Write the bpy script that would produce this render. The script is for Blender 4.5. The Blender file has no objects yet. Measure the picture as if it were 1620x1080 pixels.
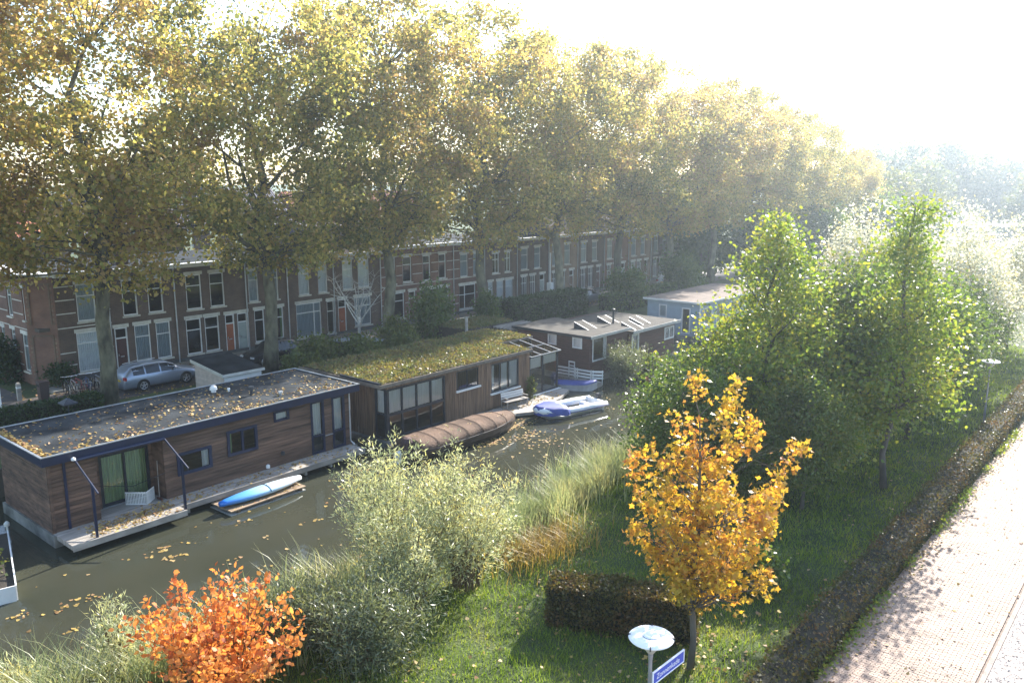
import bpy, math, random
import numpy as np
from mathutils import Vector, Matrix

SC = bpy.context.scene
COL = SC.collection
rad = math.radians
random.seed(7)

# ------------------------------------------------------------------ camera
CAM_H, FOC, PITCH, YAW = 13.0, 1297.0, rad(11.04), rad(40.28)
cam_d = bpy.data.cameras.new('camera')
cam_d.sensor_width = 36.0
cam_d.lens = FOC / 1620 * 36
cam_d.clip_start, cam_d.clip_end = 0.1, 6000
cam = bpy.data.objects.new('camera', cam_d)
COL.objects.link(cam)
fw = Vector((-math.sin(YAW) * math.cos(PITCH), math.cos(YAW) * math.cos(PITCH), -math.sin(PITCH)))
rt = Vector((math.cos(YAW), math.sin(YAW), 0))
up = rt.cross(fw)
m = Matrix((rt, up, -fw)).transposed().to_4x4()
m.translation = (0, 0, CAM_H)
cam.matrix_world = m
SC.camera = cam

# ------------------------------------------------------------------ sky, sun, exposure
SUN_EL, SUN_AZ = rad(31), rad(-8.5)          # azimuth measured from +Y (down the canal), negative to the left
world = bpy.data.worlds.new('World')
SC.world = world
world.use_nodes = True
wn = world.node_tree
bg = wn.nodes['Background']
sky = wn.nodes.new('ShaderNodeTexSky')
sky.sky_type = 'NISHITA'
sky.sun_disc = False
sky.sun_elevation = SUN_EL
sky.sun_rotation = SUN_AZ
sky.air_density, sky.dust_density, sky.ozone_density = 1.0, 0.8, 1.0
wn.links.new(sky.outputs[0], bg.inputs[0])
bg.inputs[1].default_value = 0.15
sl = bpy.data.lights.new('sun', 'SUN')
sl.energy = 5.0
sl.angle = rad(0.5)
sl.color = (1.0, 0.94, 0.84)
sun = bpy.data.objects.new('sun', sl)
COL.objects.link(sun)
sdir = Vector((math.sin(SUN_AZ) * math.cos(SUN_EL), math.cos(SUN_AZ) * math.cos(SUN_EL), math.sin(SUN_EL)))
sun.rotation_euler = sdir.to_track_quat('Z', 'Y').to_euler()
sun.location = (0, 60, 60)
SC.view_settings.view_transform = 'Standard'
SC.view_settings.look = 'None'
SC.view_settings.exposure = 1.65
SC.view_settings.gamma = 1.0
SC.render.engine = 'CYCLES'
cy = SC.cycles
cy.use_denoising = True
cy.max_bounces, cy.diffuse_bounces, cy.glossy_bounces = 6, 2, 2
cy.transmission_bounces, cy.transparent_max_bounces, cy.volume_bounces = 5, 12, 0
cy.sample_clamp_indirect = 6.0
cy.caustics_reflective = cy.caustics_refractive = False

# ------------------------------------------------------------------ materials
MATS = {}

def nt(name):
    mt = bpy.data.materials.new(name)
    mt.use_nodes = True
    return mt, mt.node_tree.nodes, mt.node_tree.links, mt.node_tree.nodes['Principled BSDF']

def ramp(nodes, cols, lo=0.0, hi=1.0, interp='LINEAR'):
    r = nodes.new('ShaderNodeValToRGB')
    cr = r.color_ramp
    cr.interpolation = interp
    n = len(cols)
    while len(cr.elements) < n:
        cr.elements.new(0.5)
    for i, c in enumerate(cols):
        cr.elements[i].position = lo + (hi - lo) * i / max(1, n - 1)
        cr.elements[i].color = (*c, 1)
    return r

def M(name, col, rough=0.6, var=0.2, scale=3.0, bump=0.0, metal=0.0, spec=0.5, stretch=(1, 1, 1), col2=None, detail=5):
    """plain procedural surface: two-octave noise tint, optional fine relief"""
    if name in MATS:
        return MATS[name]
    mt, N, L, P = nt(name)
    tc = N.new('ShaderNodeTexCoord')
    mp = N.new('ShaderNodeMapping')
    mp.inputs['Scale'].default_value = stretch
    L.new(tc.outputs['Object'], mp.inputs[0])
    no = N.new('ShaderNodeTexNoise')
    no.inputs['Scale'].default_value = scale
    no.inputs['Detail'].default_value = detail
    L.new(mp.outputs[0], no.inputs['Vector'])
    a = tuple(c * (1 - var) for c in col)
    b = tuple(min(1, c * (1 + var)) for c in (col2 or col))
    r = ramp(N, [a, b], 0.3, 0.7)
    L.new(no.outputs[0], r.inputs[0])
    oi = N.new('ShaderNodeObjectInfo')
    hv = N.new('ShaderNodeHueSaturation')
    mr = N.new('ShaderNodeMapRange')
    mr.inputs[3].default_value, mr.inputs[4].default_value = 1 - var * 0.6, 1 + var * 0.6
    L.new(oi.outputs['Random'], mr.inputs[0])
    L.new(mr.outputs[0], hv.inputs['Value'])
    L.new(r.outputs[0], hv.inputs['Color'])
    L.new(hv.outputs[0], P.inputs['Base Color'])
    P.inputs['Roughness'].default_value = rough
    P.inputs['Metallic'].default_value = metal
    P.inputs['Specular IOR Level'].default_value = spec
    if bump:
        n2 = N.new('ShaderNodeTexNoise')
        n2.inputs['Scale'].default_value = scale * 8
        n2.inputs['Detail'].default_value = 6
        L.new(mp.outputs[0], n2.inputs['Vector'])
        bp = N.new('ShaderNodeBump')
        bp.inputs['Strength'].default_value = bump
        bp.inputs['Distance'].default_value = 0.05
        L.new(n2.outputs[0], bp.inputs['Height'])
        L.new(bp.outputs[0], P.inputs['Normal'])
    MATS[name] = mt
    return mt

def leafmat(name, cols, trans=0.45, rough=0.45, patch=0.35, pscale=0.35, spec=0.35, tint=(1.15, 1.1, 0.6)):
    """leaf: colour picked per leaf and drifting in patches through the crown; light comes through"""
    if name in MATS:
        return MATS[name]
    mt, N, L, P = nt(name)
    ge = N.new('ShaderNodeNewGeometry')
    oi = N.new('ShaderNodeObjectInfo')
    tc = N.new('ShaderNodeTexCoord')
    no = N.new('ShaderNodeTexNoise')
    no.inputs['Scale'].default_value = pscale
    no.inputs['Detail'].default_value = 3
    L.new(tc.outputs['Object'], no.inputs['Vector'])
    mr = N.new('ShaderNodeMapRange')
    mr.inputs[1].default_value, mr.inputs[2].default_value = 0.3, 0.7
    L.new(no.outputs[0], mr.inputs[0])
    mx = N.new('ShaderNodeMix')
    mx.inputs[0].default_value = patch
    L.new(ge.outputs['Random Per Island'], mx.inputs[2])
    L.new(mr.outputs[0], mx.inputs[3])
    ad = N.new('ShaderNodeMath')
    ad.operation = 'MULTIPLY_ADD'
    ad.inputs[1].default_value, ad.inputs[2].default_value = 0.2, -0.1
    L.new(oi.outputs['Random'], ad.inputs[0])
    a2 = N.new('ShaderNodeMath')
    L.new(mx.outputs[0], a2.inputs[0])
    L.new(ad.outputs[0], a2.inputs[1])
    r = ramp(N, cols, 0.08, 0.92)
    L.new(a2.outputs[0], r.inputs[0])
    L.new(r.outputs[0], P.inputs['Base Color'])
    P.inputs['Roughness'].default_value = rough
    P.inputs['Specular IOR Level'].default_value = spec
    tr = N.new('ShaderNodeBsdfTranslucent')
    mu = N.new('ShaderNodeMix')
    mu.data_type = 'RGBA'
    mu.blend_type = 'MULTIPLY'
    mu.inputs[0].default_value = 1
    L.new(r.outputs[0], mu.inputs[6])
    mu.inputs[7].default_value = (*[t * 1.5 for t in tint], 1)
    L.new(mu.outputs[2], tr.inputs[0])
    ms = N.new('ShaderNodeMixShader')
    ms.inputs[0].default_value = trans
    L.new(P.outputs[0], ms.inputs[1])
    L.new(tr.outputs[0], ms.inputs[2])
    L.new(ms.outputs[0], N['Material Output'].inputs[0])
    MATS[name] = mt
    return mt

def brickmat(name, c1, c2, mortar, bw=0.22, bh=0.065):
    if name in MATS:
        return MATS[name]
    mt, N, L, P = nt(name)
    tc = N.new('ShaderNodeTexCoord')
    sp = N.new('ShaderNodeSeparateXYZ')
    L.new(tc.outputs['Object'], sp.inputs[0])
    ad = N.new('ShaderNodeMath')
    L.new(sp.outputs[0], ad.inputs[0])
    L.new(sp.outputs[1], ad.inputs[1])
    cb = N.new('ShaderNodeCombineXYZ')
    L.new(ad.outputs[0], cb.inputs[0])
    L.new(sp.outputs[2], cb.inputs[1])
    br = N.new('ShaderNodeTexBrick')
    br.inputs['Color1'].default_value = (*c1, 1)
    br.inputs['Color2'].default_value = (*c2, 1)
    br.inputs['Mortar'].default_value = (*mortar, 1)
    br.inputs['Scale'].default_value = 1
    br.inputs['Mortar Size'].default_value = 0.008
    br.inputs['Brick Width'].default_value = bw
    br.inputs['Row Height'].default_value = bh
    L.new(cb.outputs[0], br.inputs['Vector'])
    no = N.new('ShaderNodeTexNoise')
    no.inputs['Scale'].default_value = 0.9
    no.inputs['Detail'].default_value = 7
    L.new(tc.outputs['Object'], no.inputs['Vector'])
    r = ramp(N, [(0.6, 0.6, 0.62), (1.25, 1.2, 1.15)], 0.25, 0.75)
    L.new(no.outputs[0], r.inputs[0])
    mu = N.new('ShaderNodeMix')
    mu.data_type = 'RGBA'
    mu.blend_type = 'MULTIPLY'
    mu.inputs[0].default_value = 1
    L.new(br.outputs[0], mu.inputs[6])
    L.new(r.outputs[0], mu.inputs[7])
    oi = N.new('ShaderNodeObjectInfo')
    mr = N.new('ShaderNodeMapRange')
    mr.inputs[3].default_value, mr.inputs[4].default_value = 0.8, 1.25
    L.new(oi.outputs['Random'], mr.inputs[0])
    hv = N.new('ShaderNodeHueSaturation')
    L.new(mr.outputs[0], hv.inputs['Value'])
    L.new(mu.outputs[2], hv.inputs['Color'])
    L.new(hv.outputs[0], P.inputs['Base Color'])
    P.inputs['Roughness'].default_value = 0.85
    bp = N.new('ShaderNodeBump')
    bp.inputs['Strength'].default_value = 0.5
    bp.inputs['Distance'].default_value = 0.01
    L.new(br.outputs['Fac'], bp.inputs['Height'])
    bp.invert = True
    L.new(bp.outputs[0], P.inputs['Normal'])
    MATS[name] = mt
    return mt

def glassmat(name, tint=(0.8, 0.85, 0.85), base=0.06):
    mt, N, L, P = nt(name)
    tr = N.new('ShaderNodeBsdfTransparent')
    tr.inputs[0].default_value = (*tint, 1)
    gl = N.new('ShaderNodeBsdfGlossy')
    gl.inputs['Roughness'].default_value = 0.015
    fr = N.new('ShaderNodeFresnel')
    fr.inputs[0].default_value = 1.5
    ad = N.new('ShaderNodeMath')
    ad.inputs[1].default_value = base
    L.new(fr.outputs[0], ad.inputs[0])
    ms = N.new('ShaderNodeMixShader')
    L.new(ad.outputs[0], ms.inputs[0])
    L.new(tr.outputs[0], ms.inputs[1])
    L.new(gl.outputs[0], ms.inputs[2])
    L.new(ms.outputs[0], N['Material Output'].inputs[0])
    MATS[name] = mt
    return mt

def watermat():
    mt, N, L, P = nt('canal_water')
    tc = N.new('ShaderNodeTexCoord')
    no = N.new('ShaderNodeTexNoise')
    no.inputs['Scale'].default_value = 0.25
    no.inputs['Detail'].default_value = 4
    L.new(tc.outputs['Object'], no.inputs['Vector'])
    r = ramp(N, [(0.035, 0.038, 0.026), (0.05, 0.05, 0.034)], 0.3, 0.7)
    L.new(no.outputs[0], r.inputs[0])
    L.new(r.outputs[0], P.inputs['Base Color'])
    P.inputs['Roughness'].default_value = 0.03
    P.inputs['IOR'].default_value = 1.33
    n2 = N.new('ShaderNodeTexNoise')
    n2.inputs['Scale'].default_value = 2.2
    n2.inputs['Detail'].default_value = 3
    L.new(tc.outputs['Object'], n2.inputs['Vector'])
    bp = N.new('ShaderNodeBump')
    bp.inputs['Strength'].default_value = 0.06
    bp.inputs['Distance'].default_value = 0.08
    L.new(n2.outputs[0], bp.inputs['Height'])
    L.new(bp.outputs[0], P.inputs['Normal'])
    return mt

def pavermat():
    """brick pavers: each brick its own tint (object or island), plus stains"""
    mt, N, L, P = nt('paver_brick')
    ge = N.new('ShaderNodeNewGeometry')
    oi = N.new('ShaderNodeObjectInfo')
    ad = N.new('ShaderNodeMath')
    L.new(ge.outputs['Random Per Island'], ad.inputs[0])
    L.new(oi.outputs['Random'], ad.inputs[1])
    fr = N.new('ShaderNodeMath')
    fr.operation = 'FRACT'
    L.new(ad.outputs[0], fr.inputs[0])
    r = ramp(N, [(0.28, 0.19, 0.15), (0.36, 0.255, 0.20), (0.39, 0.28, 0.215), (0.33, 0.245, 0.21)])
    L.new(fr.outputs[0], r.inputs[0])
    no = N.new('ShaderNodeTexNoise')
    no.inputs['Scale'].default_value = 0.8
    no.inputs['Detail'].default_value = 8
    L.new(ge.outputs['Position'], no.inputs['Vector'])
    r2 = ramp(N, [(0.72, 0.72, 0.7), (1.15, 1.13, 1.1)], 0.3, 0.7)
    L.new(no.outputs[0], r2.inputs[0])
    mu = N.new('ShaderNodeMix')
    mu.data_type = 'RGBA'
    mu.blend_type = 'MULTIPLY'
    mu.inputs[0].default_value = 1
    L.new(r.outputs[0], mu.inputs[6])
    L.new(r2.outputs[0], mu.inputs[7])
    L.new(mu.outputs[2], P.inputs['Base Color'])
    P.inputs['Roughness'].default_value = 0.75
    MATS['paver'] = mt
    return mt

def grasssoil():
    mt, N, L, P = nt('lawn_soil')
    tc = N.new('ShaderNodeTexCoord')
    no = N.new('ShaderNodeTexNoise')
    no.inputs['Scale'].default_value = 0.6
    no.inputs['Detail'].default_value = 9
    L.new(tc.outputs['Object'], no.inputs['Vector'])
    r = ramp(N, [(0.03, 0.045, 0.012), (0.06, 0.09, 0.02), (0.09, 0.10, 0.03)], 0.3, 0.7)
    L.new(no.outputs[0], r.inputs[0])
    L.new(r.outputs[0], P.inputs['Base Color'])
    P.inputs['Roughness'].default_value = 0.95
    n2 = N.new('ShaderNodeTexNoise')
    n2.inputs['Scale'].default_value = 14
    n2.inputs['Detail'].default_value = 6
    L.new(tc.outputs['Object'], n2.inputs['Vector'])
    bp = N.new('ShaderNodeBump')
    bp.inputs['Strength'].default_value = 0.8
    bp.inputs['Distance'].default_value = 0.1
    L.new(n2.outputs[0], bp.inputs['Height'])
    L.new(bp.outputs[0], P.inputs['Normal'])
    return mt

WATER, PAVER, SOIL = watermat(), pavermat(), grasssoil()
GLASS = glassmat('window_glass', (0.94, 0.96, 0.96))
GLASS_D = glassmat('tinted_glass', (0.35, 0.4, 0.42), 0.08)
WHITE = M('white_paint', (0.72, 0.72, 0.70), 0.5, 0.08, 2)
CREAM = M('cream_stone', (0.55, 0.53, 0.47), 0.8, 0.15, 3)
NAVY = M('navy_paint', (0.008, 0.014, 0.045), 0.4, 0.2, 3)
DARKF = M('dark_frame', (0.018, 0.024, 0.035), 0.4, 0.2, 3)
ZINC = M('zinc_trim', (0.42, 0.44, 0.47), 0.4, 0.15, 4, metal=0.6)
BITUMEN = M('roof_bitumen', (0.017, 0.02, 0.024), 0.85, 0.4, 0.9, bump=0.5, col2=(0.03, 0.034, 0.038), spec=.12)
BROWNW = M('brown_siding', (0.08, 0.043, 0.027), 0.7, 0.4, 2.0, bump=0.3, stretch=(1, 0.3, 3), col2=(0.12, 0.068, 0.046))
CEDAR = M('cedar_board', (0.14, 0.078, 0.042), 0.75, 0.35, 3, bump=0.3, stretch=(5, 5, 0.3), col2=(0.19, 0.12, 0.075))
REDW = M('dark_red_siding', (0.075, 0.032, 0.025), 0.7, 0.3, 2.5, bump=0.25, stretch=(1, 0.25, 5))
BLUEW = M('pale_blue_siding', (0.29, 0.36, 0.42), 0.6, 0.1, 2)
DECKW = M('weathered_deck', (0.30, 0.27, 0.235), 0.85, 0.3, 3, bump=0.4, stretch=(3, 0.4, 1))
CONC = M('concrete', (0.28, 0.28, 0.26), 0.9, 0.25, 1.5, bump=0.3)
PONT = M('algae_concrete', (0.105, 0.105, 0.09), 0.9, 0.4, 1.2, bump=0.3, col2=(0.17, 0.165, 0.145))
CURT_W = M('white_curtain', (0.88, 0.9, 0.9), 0.8, 0.12, 3, stretch=(8, 8, 0.3))
CURT_G = M('green_curtain', (0.33, 0.46, 0.22), 0.8, 0.3, 2.5, stretch=(8, 8, 0.3))
CURT_B = M('grey_blind', (0.42, 0.47, 0.5), 0.8, 0.15, 3, stretch=(6, 6, 0.4))
INNER = M('dim_interior', (0.10, 0.085, 0.07), 0.9, 0.3, 1)
ASPH = M('street_clinker', (0.085, 0.072, 0.066), 0.9, 0.3, 1.5, bump=0.4)
PAVE = M('pavement_tiles', (0.24, 0.225, 0.205), 0.9, 0.25, 1.2, bump=0.3)
GRAVEL = M('pale_gravel', (0.36, 0.31, 0.275), 0.95, 0.25, 9, bump=0.5, col2=(0.42, 0.37, 0.335))
BARK_P = M('plane_bark', (0.085, 0.075, 0.05), 0.9, 0.5, 2.5, bump=0.6, stretch=(1, 1, 0.5), col2=(0.14, 0.13, 0.085))
BARK = M('grey_bark', (0.10, 0.085, 0.07), 0.9, 0.35, 4, bump=0.6, stretch=(1, 1, 0.4))
BARK_W = M('birch_bark', (0.62, 0.60, 0.56), 0.8, 0.35, 5, bump=0.3, stretch=(1, 1, 2))
STEM = M('brown_stem', (0.13, 0.085, 0.045), 0.8, 0.3, 4)
METAL = M('grey_post', (0.27, 0.27, 0.29), 0.45, 0.12, 3, metal=0.3)
TYRE = M('tyre_rubber', (0.015, 0.015, 0.016), 0.8, 0.2, 4)
ALLOY = M('alloy_rim', (0.6, 0.6, 0.62), 0.3, 0.1, 4, metal=0.9)
SILVER = M('silver_car_paint', (0.33, 0.37, 0.44), 0.28, 0.05, 1, metal=0.55)
BLACKP = M('black_car_paint', (0.012, 0.014, 0.018), 0.2, 0.1, 1)
CARGLASS = M('car_glass', (0.012, 0.015, 0.02), 0.05, 0.1, 1)
REDLAMP = M('red_lamp', (0.35, 0.02, 0.02), 0.2, 0.1, 1)
TILE_R = M('orange_roof_tile', (0.38, 0.13, 0.06), 0.8, 0.3, 2, bump=0.4)
TILE_G = M('grey_roof_tile', (0.13, 0.11, 0.12), 0.8, 0.25, 2, bump=0.4)
BR1 = brickmat('brown_brick', (0.105, 0.062, 0.046), (0.14, 0.088, 0.062), (0.17, 0.15, 0.13))
BR2 = brickmat('red_brick', (0.17, 0.075, 0.048), (0.21, 0.10, 0.062), (0.19, 0.16, 0.14))
BR3 = brickmat('buff_brick', (0.20, 0.13, 0.085), (0.25, 0.165, 0.11), (0.2, 0.18, 0.15))

# ------------------------------------------------------------------ mesh helpers
def wloc(o):
    v = Vector((0, 0, 0))
    while o is not None:
        v = v + o.location
        o = o.parent
    return v

class MB:
    def __init__(s):
        s.v, s.f = [], []

    def add(s, vs, fs):
        b = len(s.v)
        s.v.extend([tuple(x) for x in vs])
        s.f.extend([tuple(b + i for i in f) for f in fs])

    def box(s, x0, x1, y0, y1, z0, z1):
        if x0 > x1: x0, x1 = x1, x0
        if y0 > y1: y0, y1 = y1, y0
        s.add([(x0, y0, z0), (x1, y0, z0), (x1, y1, z0), (x0, y1, z0), (x0, y0, z1), (x1, y0, z1), (x1, y1, z1), (x0, y1, z1)],
              [(0, 3, 2, 1), (4, 5, 6, 7), (0, 1, 5, 4), (1, 2, 6, 5), (2, 3, 7, 6), (3, 0, 4, 7)])
        return s

    def fbox(s, fr, u0, u1, v0, v1, w0, w1):
        o, ud, wd = fr
        P = []
        for v in (v0, v1):
            for (u, w) in ((u0, w0), (u1, w0), (u1, w1), (u0, w1)):
                P.append((o[0] + ud[0] * u + wd[0] * w, o[1] + ud[1] * u + wd[1] * w, o[2] + v))
        fs = [(0, 3, 2, 1), (4, 5, 6, 7), (0, 1, 5, 4), (1, 2, 6, 5), (2, 3, 7, 6), (3, 0, 4, 7)]
        if ud[0] * wd[1] - ud[1] * wd[0] < 0:
            fs = [tuple(reversed(f)) for f in fs]
        s.add(P, fs)
        return s

    def fquad(s, fr, u0, u1, v0, v1, w):
        o, ud, wd = fr
        P = [(o[0] + ud[0] * u + wd[0] * w, o[1] + ud[1] * u + wd[1] * w, o[2] + v) for (u, v) in ((u0, v0), (u1, v0), (u1, v1), (u0, v1))]
        s.add(P, [(0, 1, 2, 3)])
        return s

    def curtain(s, fr, u0, u1, v0, v1, w, fold=0.12, amp=0.03):
        o, ud, wd = fr
        n = max(4, int((u1 - u0) / fold * 2))
        P = []
        for i in range(n + 1):
            u = u0 + (u1 - u0) * i / n
            ww = w + (amp if i % 2 else -amp)
            for v in (v0, v1):
                P.append((o[0] + ud[0] * u + wd[0] * ww, o[1] + ud[1] * u + wd[1] * ww, o[2] + v))
        s.add(P, [(2 * i, 2 * i + 2, 2 * i + 3, 2 * i + 1) for i in range(n)])
        return s

    def tube(s, pts, rs, n=6, cap=True):
        pts = [Vector(p) for p in pts]
        if not hasattr(rs, '__len__'):
            rs = [rs] * len(pts)
        b = len(s.v)
        ref = None
        for i, p in enumerate(pts):
            d = (pts[min(i + 1, len(pts) - 1)] - pts[max(i - 1, 0)])
            d = d.normalized() if d.length > 1e-9 else Vector((0, 0, 1))
            if ref is None:
                ref = d.orthogonal().normalized()
            a = (ref - d * ref.dot(d))
            a = a.normalized() if a.length > 1e-6 else d.orthogonal().normalized()
            ref = a
            c = d.cross(a)
            for k in range(n):
                t = 2 * math.pi * k / n
                s.v.append(tuple(p + (a * math.cos(t) + c * math.sin(t)) * rs[i]))
        for i in range(len(pts) - 1):
            for k in range(n):
                k2 = (k + 1) % n
                s.f.append((b + i * n + k, b + i * n + k2, b + (i + 1) * n + k2, b + (i + 1) * n + k))
        if cap:
            s.f.append(tuple(b + k for k in reversed(range(n))))
            s.f.append(tuple(b + (len(pts) - 1) * n + k for k in range(n)))
        return s

    def lathe(s, prof, c=(0, 0, 0), n=24, sx=1, sy=1):
        b = len(s.v)
        for (r, z) in prof:
            for k in range(n):
                t = 2 * math.pi * k / n
                s.v.append((c[0] + r * sx * math.cos(t), c[1] + r * sy * math.sin(t), c[2] + z))
        for i in range(len(prof) - 1):
            for k in range(n):
                k2 = (k + 1) % n
                s.f.append((b + i * n + k, b + i * n + k2, b + (i + 1) * n + k2, b + (i + 1) * n + k))
        s.f.append(tuple(b + k for k in reversed(range(n))))
        s.f.append(tuple(b + (len(prof) - 1) * n + k for k in range(n)))
        return s

    def loft(s, secs, closed=True, caps=True):
        """secs: list of equal-length point loops"""
        b = len(s.v)
        n = len(secs[0])
        for sc in secs:
            s.v.extend([tuple(p) for p in sc])
        for i in range(len(secs) - 1):
            for k in range(n if closed else n - 1):
                k2 = (k + 1) % n
                s.f.append((b + i * n + k, b + i * n + k2, b + (i + 1) * n + k2, b + (i + 1) * n + k))
        if caps:
            s.f.append(tuple(b + k for k in reversed(range(n))))
            s.f.append(tuple(b + (len(secs) - 1) * n + k for k in range(n)))
        return s

    def build(s, name, mat, parent=None, local=False, smooth=False, base=None):
        me = bpy.data.meshes.new(name)
        off = Vector((0, 0, 0))
        if not local:
            off = wloc(parent) if parent is not None else Vector(base or (0, 0, 0))
        me.from_pydata([(x - off.x, y - off.y, z - off.z) for (x, y, z) in s.v], [], s.f)
        me.materials.append(mat)
        if smooth:
            me.polygons.foreach_set('use_smooth', [True] * len(me.polygons))
        me.update()
        o = bpy.data.objects.new(name, me)
        COL.objects.link(o)
        if parent is not None:
            o.parent = parent
        elif base is not None:
            o.location = base
        return o

def tag(o, label=None, cat=None, group=None, kind=None):
    if label: o['label'] = label
    if cat: o['category'] = cat
    if group: o['group'] = group
    if kind: o['kind'] = kind
    return o

def thing(name, loc, label, cat, group=None, rz=0):
    o = bpy.data.objects.new(name, None)
    o.empty_display_size = 0.3
    COL.objects.link(o)
    o.location = loc
    o.rotation_euler = (0, 0, rz)
    return tag(o, label, cat, group)

def struct(name, mb, mat, parent=None):
    o = mb.build(name, mat, parent)
    if parent is None:
        o['kind'] = 'structure'
    return o

def copy_tree(o, parent=None):
    c = o.copy()
    COL.objects.link(c)
    c.parent = parent
    for ch in list(o.children):
        copy_tree(ch, c)
    return c

def np_mesh(name, V, k, mat, nface=None):
    """V: (N*k,3) vertices, one k-gon after the other"""
    V = np.asarray(V, dtype=np.float32)
    N = len(V) // k
    me = bpy.data.meshes.new(name)
    me.vertices.add(N * k)
    me.vertices.foreach_set('co', V.ravel())
    me.loops.add(N * k)
    me.loops.foreach_set('vertex_index', np.arange(N * k, dtype=np.int32))
    me.polygons.add(N)
    me.polygons.foreach_set('loop_start', np.arange(0, N * k, k, dtype=np.int32))
    me.update(calc_edges=True)
    me.materials.append(mat)
    return me

def np_obj(name, me, parent=None, loc=None):
    o = bpy.data.objects.new(name, me)
    COL.objects.link(o)
    if parent is not None:
        o.parent = parent
    if loc is not None:
        o.location = loc
    return o

T_DIA = np.array([(0, 0, 0), (0.42, 0.42, 0.10), (0, 1, 0), (-0.42, 0.42, 0.10)])
T_OVAL = np.array([(0, 0, 0), (0.3, 0.25, 0.07), (0.34, 0.6, 0.07), (0, 1, -0.05), (-0.34, 0.6, 0.07), (-0.3, 0.25, 0.07)])
T_LANCE = np.array([(0, 0, 0), (0.10, 0.4, 0.02), (0, 1, -0.08), (-0.10, 0.4, 0.02)])
T_LOBE = np.array([(0, 0, 0), (0.30, -0.05, 0.05), (0.28, 0.22, 0.0), (0.62, 0.42, 0.08), (0.26, 0.52, 0.0), (0, 1.0, -0.08),
                   (-0.26, 0.52, 0.0), (-0.62, 0.42, 0.08), (-0.28, 0.22, 0.0), (-0.30, -0.05, 0.05)])
T_PLANE = np.array([(0, 0, 0), (0.5, 0.25, 0.10), (0.34, 0.6, 0.0), (0, 1, -0.06), (-0.34, 0.6, 0.0), (-0.5, 0.25, 0.10)])

def norm(a):
    return a / np.maximum(1e-9, np.linalg.norm(a, axis=1, keepdims=True))

def leaf_verts(P, S, tmpl, rng, upb=0.5, dirs=None, spread=0.6):
    N = len(P)
    n = norm(rng.normal(size=(N, 3)) + np.array([0, 0, upb]))
    d = rng.normal(size=(N, 3)) * (spread if dirs is not None else 1.0)
    if dirs is not None:
        d = d + dirs
    else:
        d[:, 2] -= 0.35
    d = norm(d - n * np.sum(d * n, axis=1, keepdims=True))
    b = np.cross(d, n)
    t = tmpl[None, :, :] * np.asarray(S).reshape(-1, 1, 1)
    V = P[:, None, :] + t[:, :, 0:1] * b[:, None, :] + t[:, :, 1:2] * d[:, None, :] + t[:, :, 2:3] * n[:, None, :]
    return V.reshape(-1, 3)

# ------------------------------------------------------------------ trees
def ell_sampler(cz, rx, rz, shell=0.55, bottom=-1.0, power=2.0):
    def f(rng, n):
        out = []
        while len(out) < n:
            q = rng.uniform(-1, 1, 3)
            r = (abs(q[0]) ** power + abs(q[1]) ** power + abs(q[2]) ** power) ** (1 / power)
            if r > 1 or r < shell * rng.random() ** 0.5 or q[2] < bottom:
                continue
            out.append((q[0] * rx, q[1] * rx, cz + q[2] * rz))
        return np.array(out)
    return f

def cone_sampler(z0, z1, r0, r1=0.15, belly=0.3):
    def f(rng, n):
        out = []
        while len(out) < n:
            t = rng.random()
            rr = (r0 * (1 - t) + r1 * t) * min(1, 0.45 + t / belly)
            if rng.random() > (rr / r0 + .05) ** 1.3:
                continue
            a = rng.uniform(0, 6.283)
            r = rr * math.sqrt(rng.uniform(0.05, 1))
            out.append((r * math.cos(a), r * math.sin(a), z0 + (z1 - z0) * t))
        return np.array(out)
    return f

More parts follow.
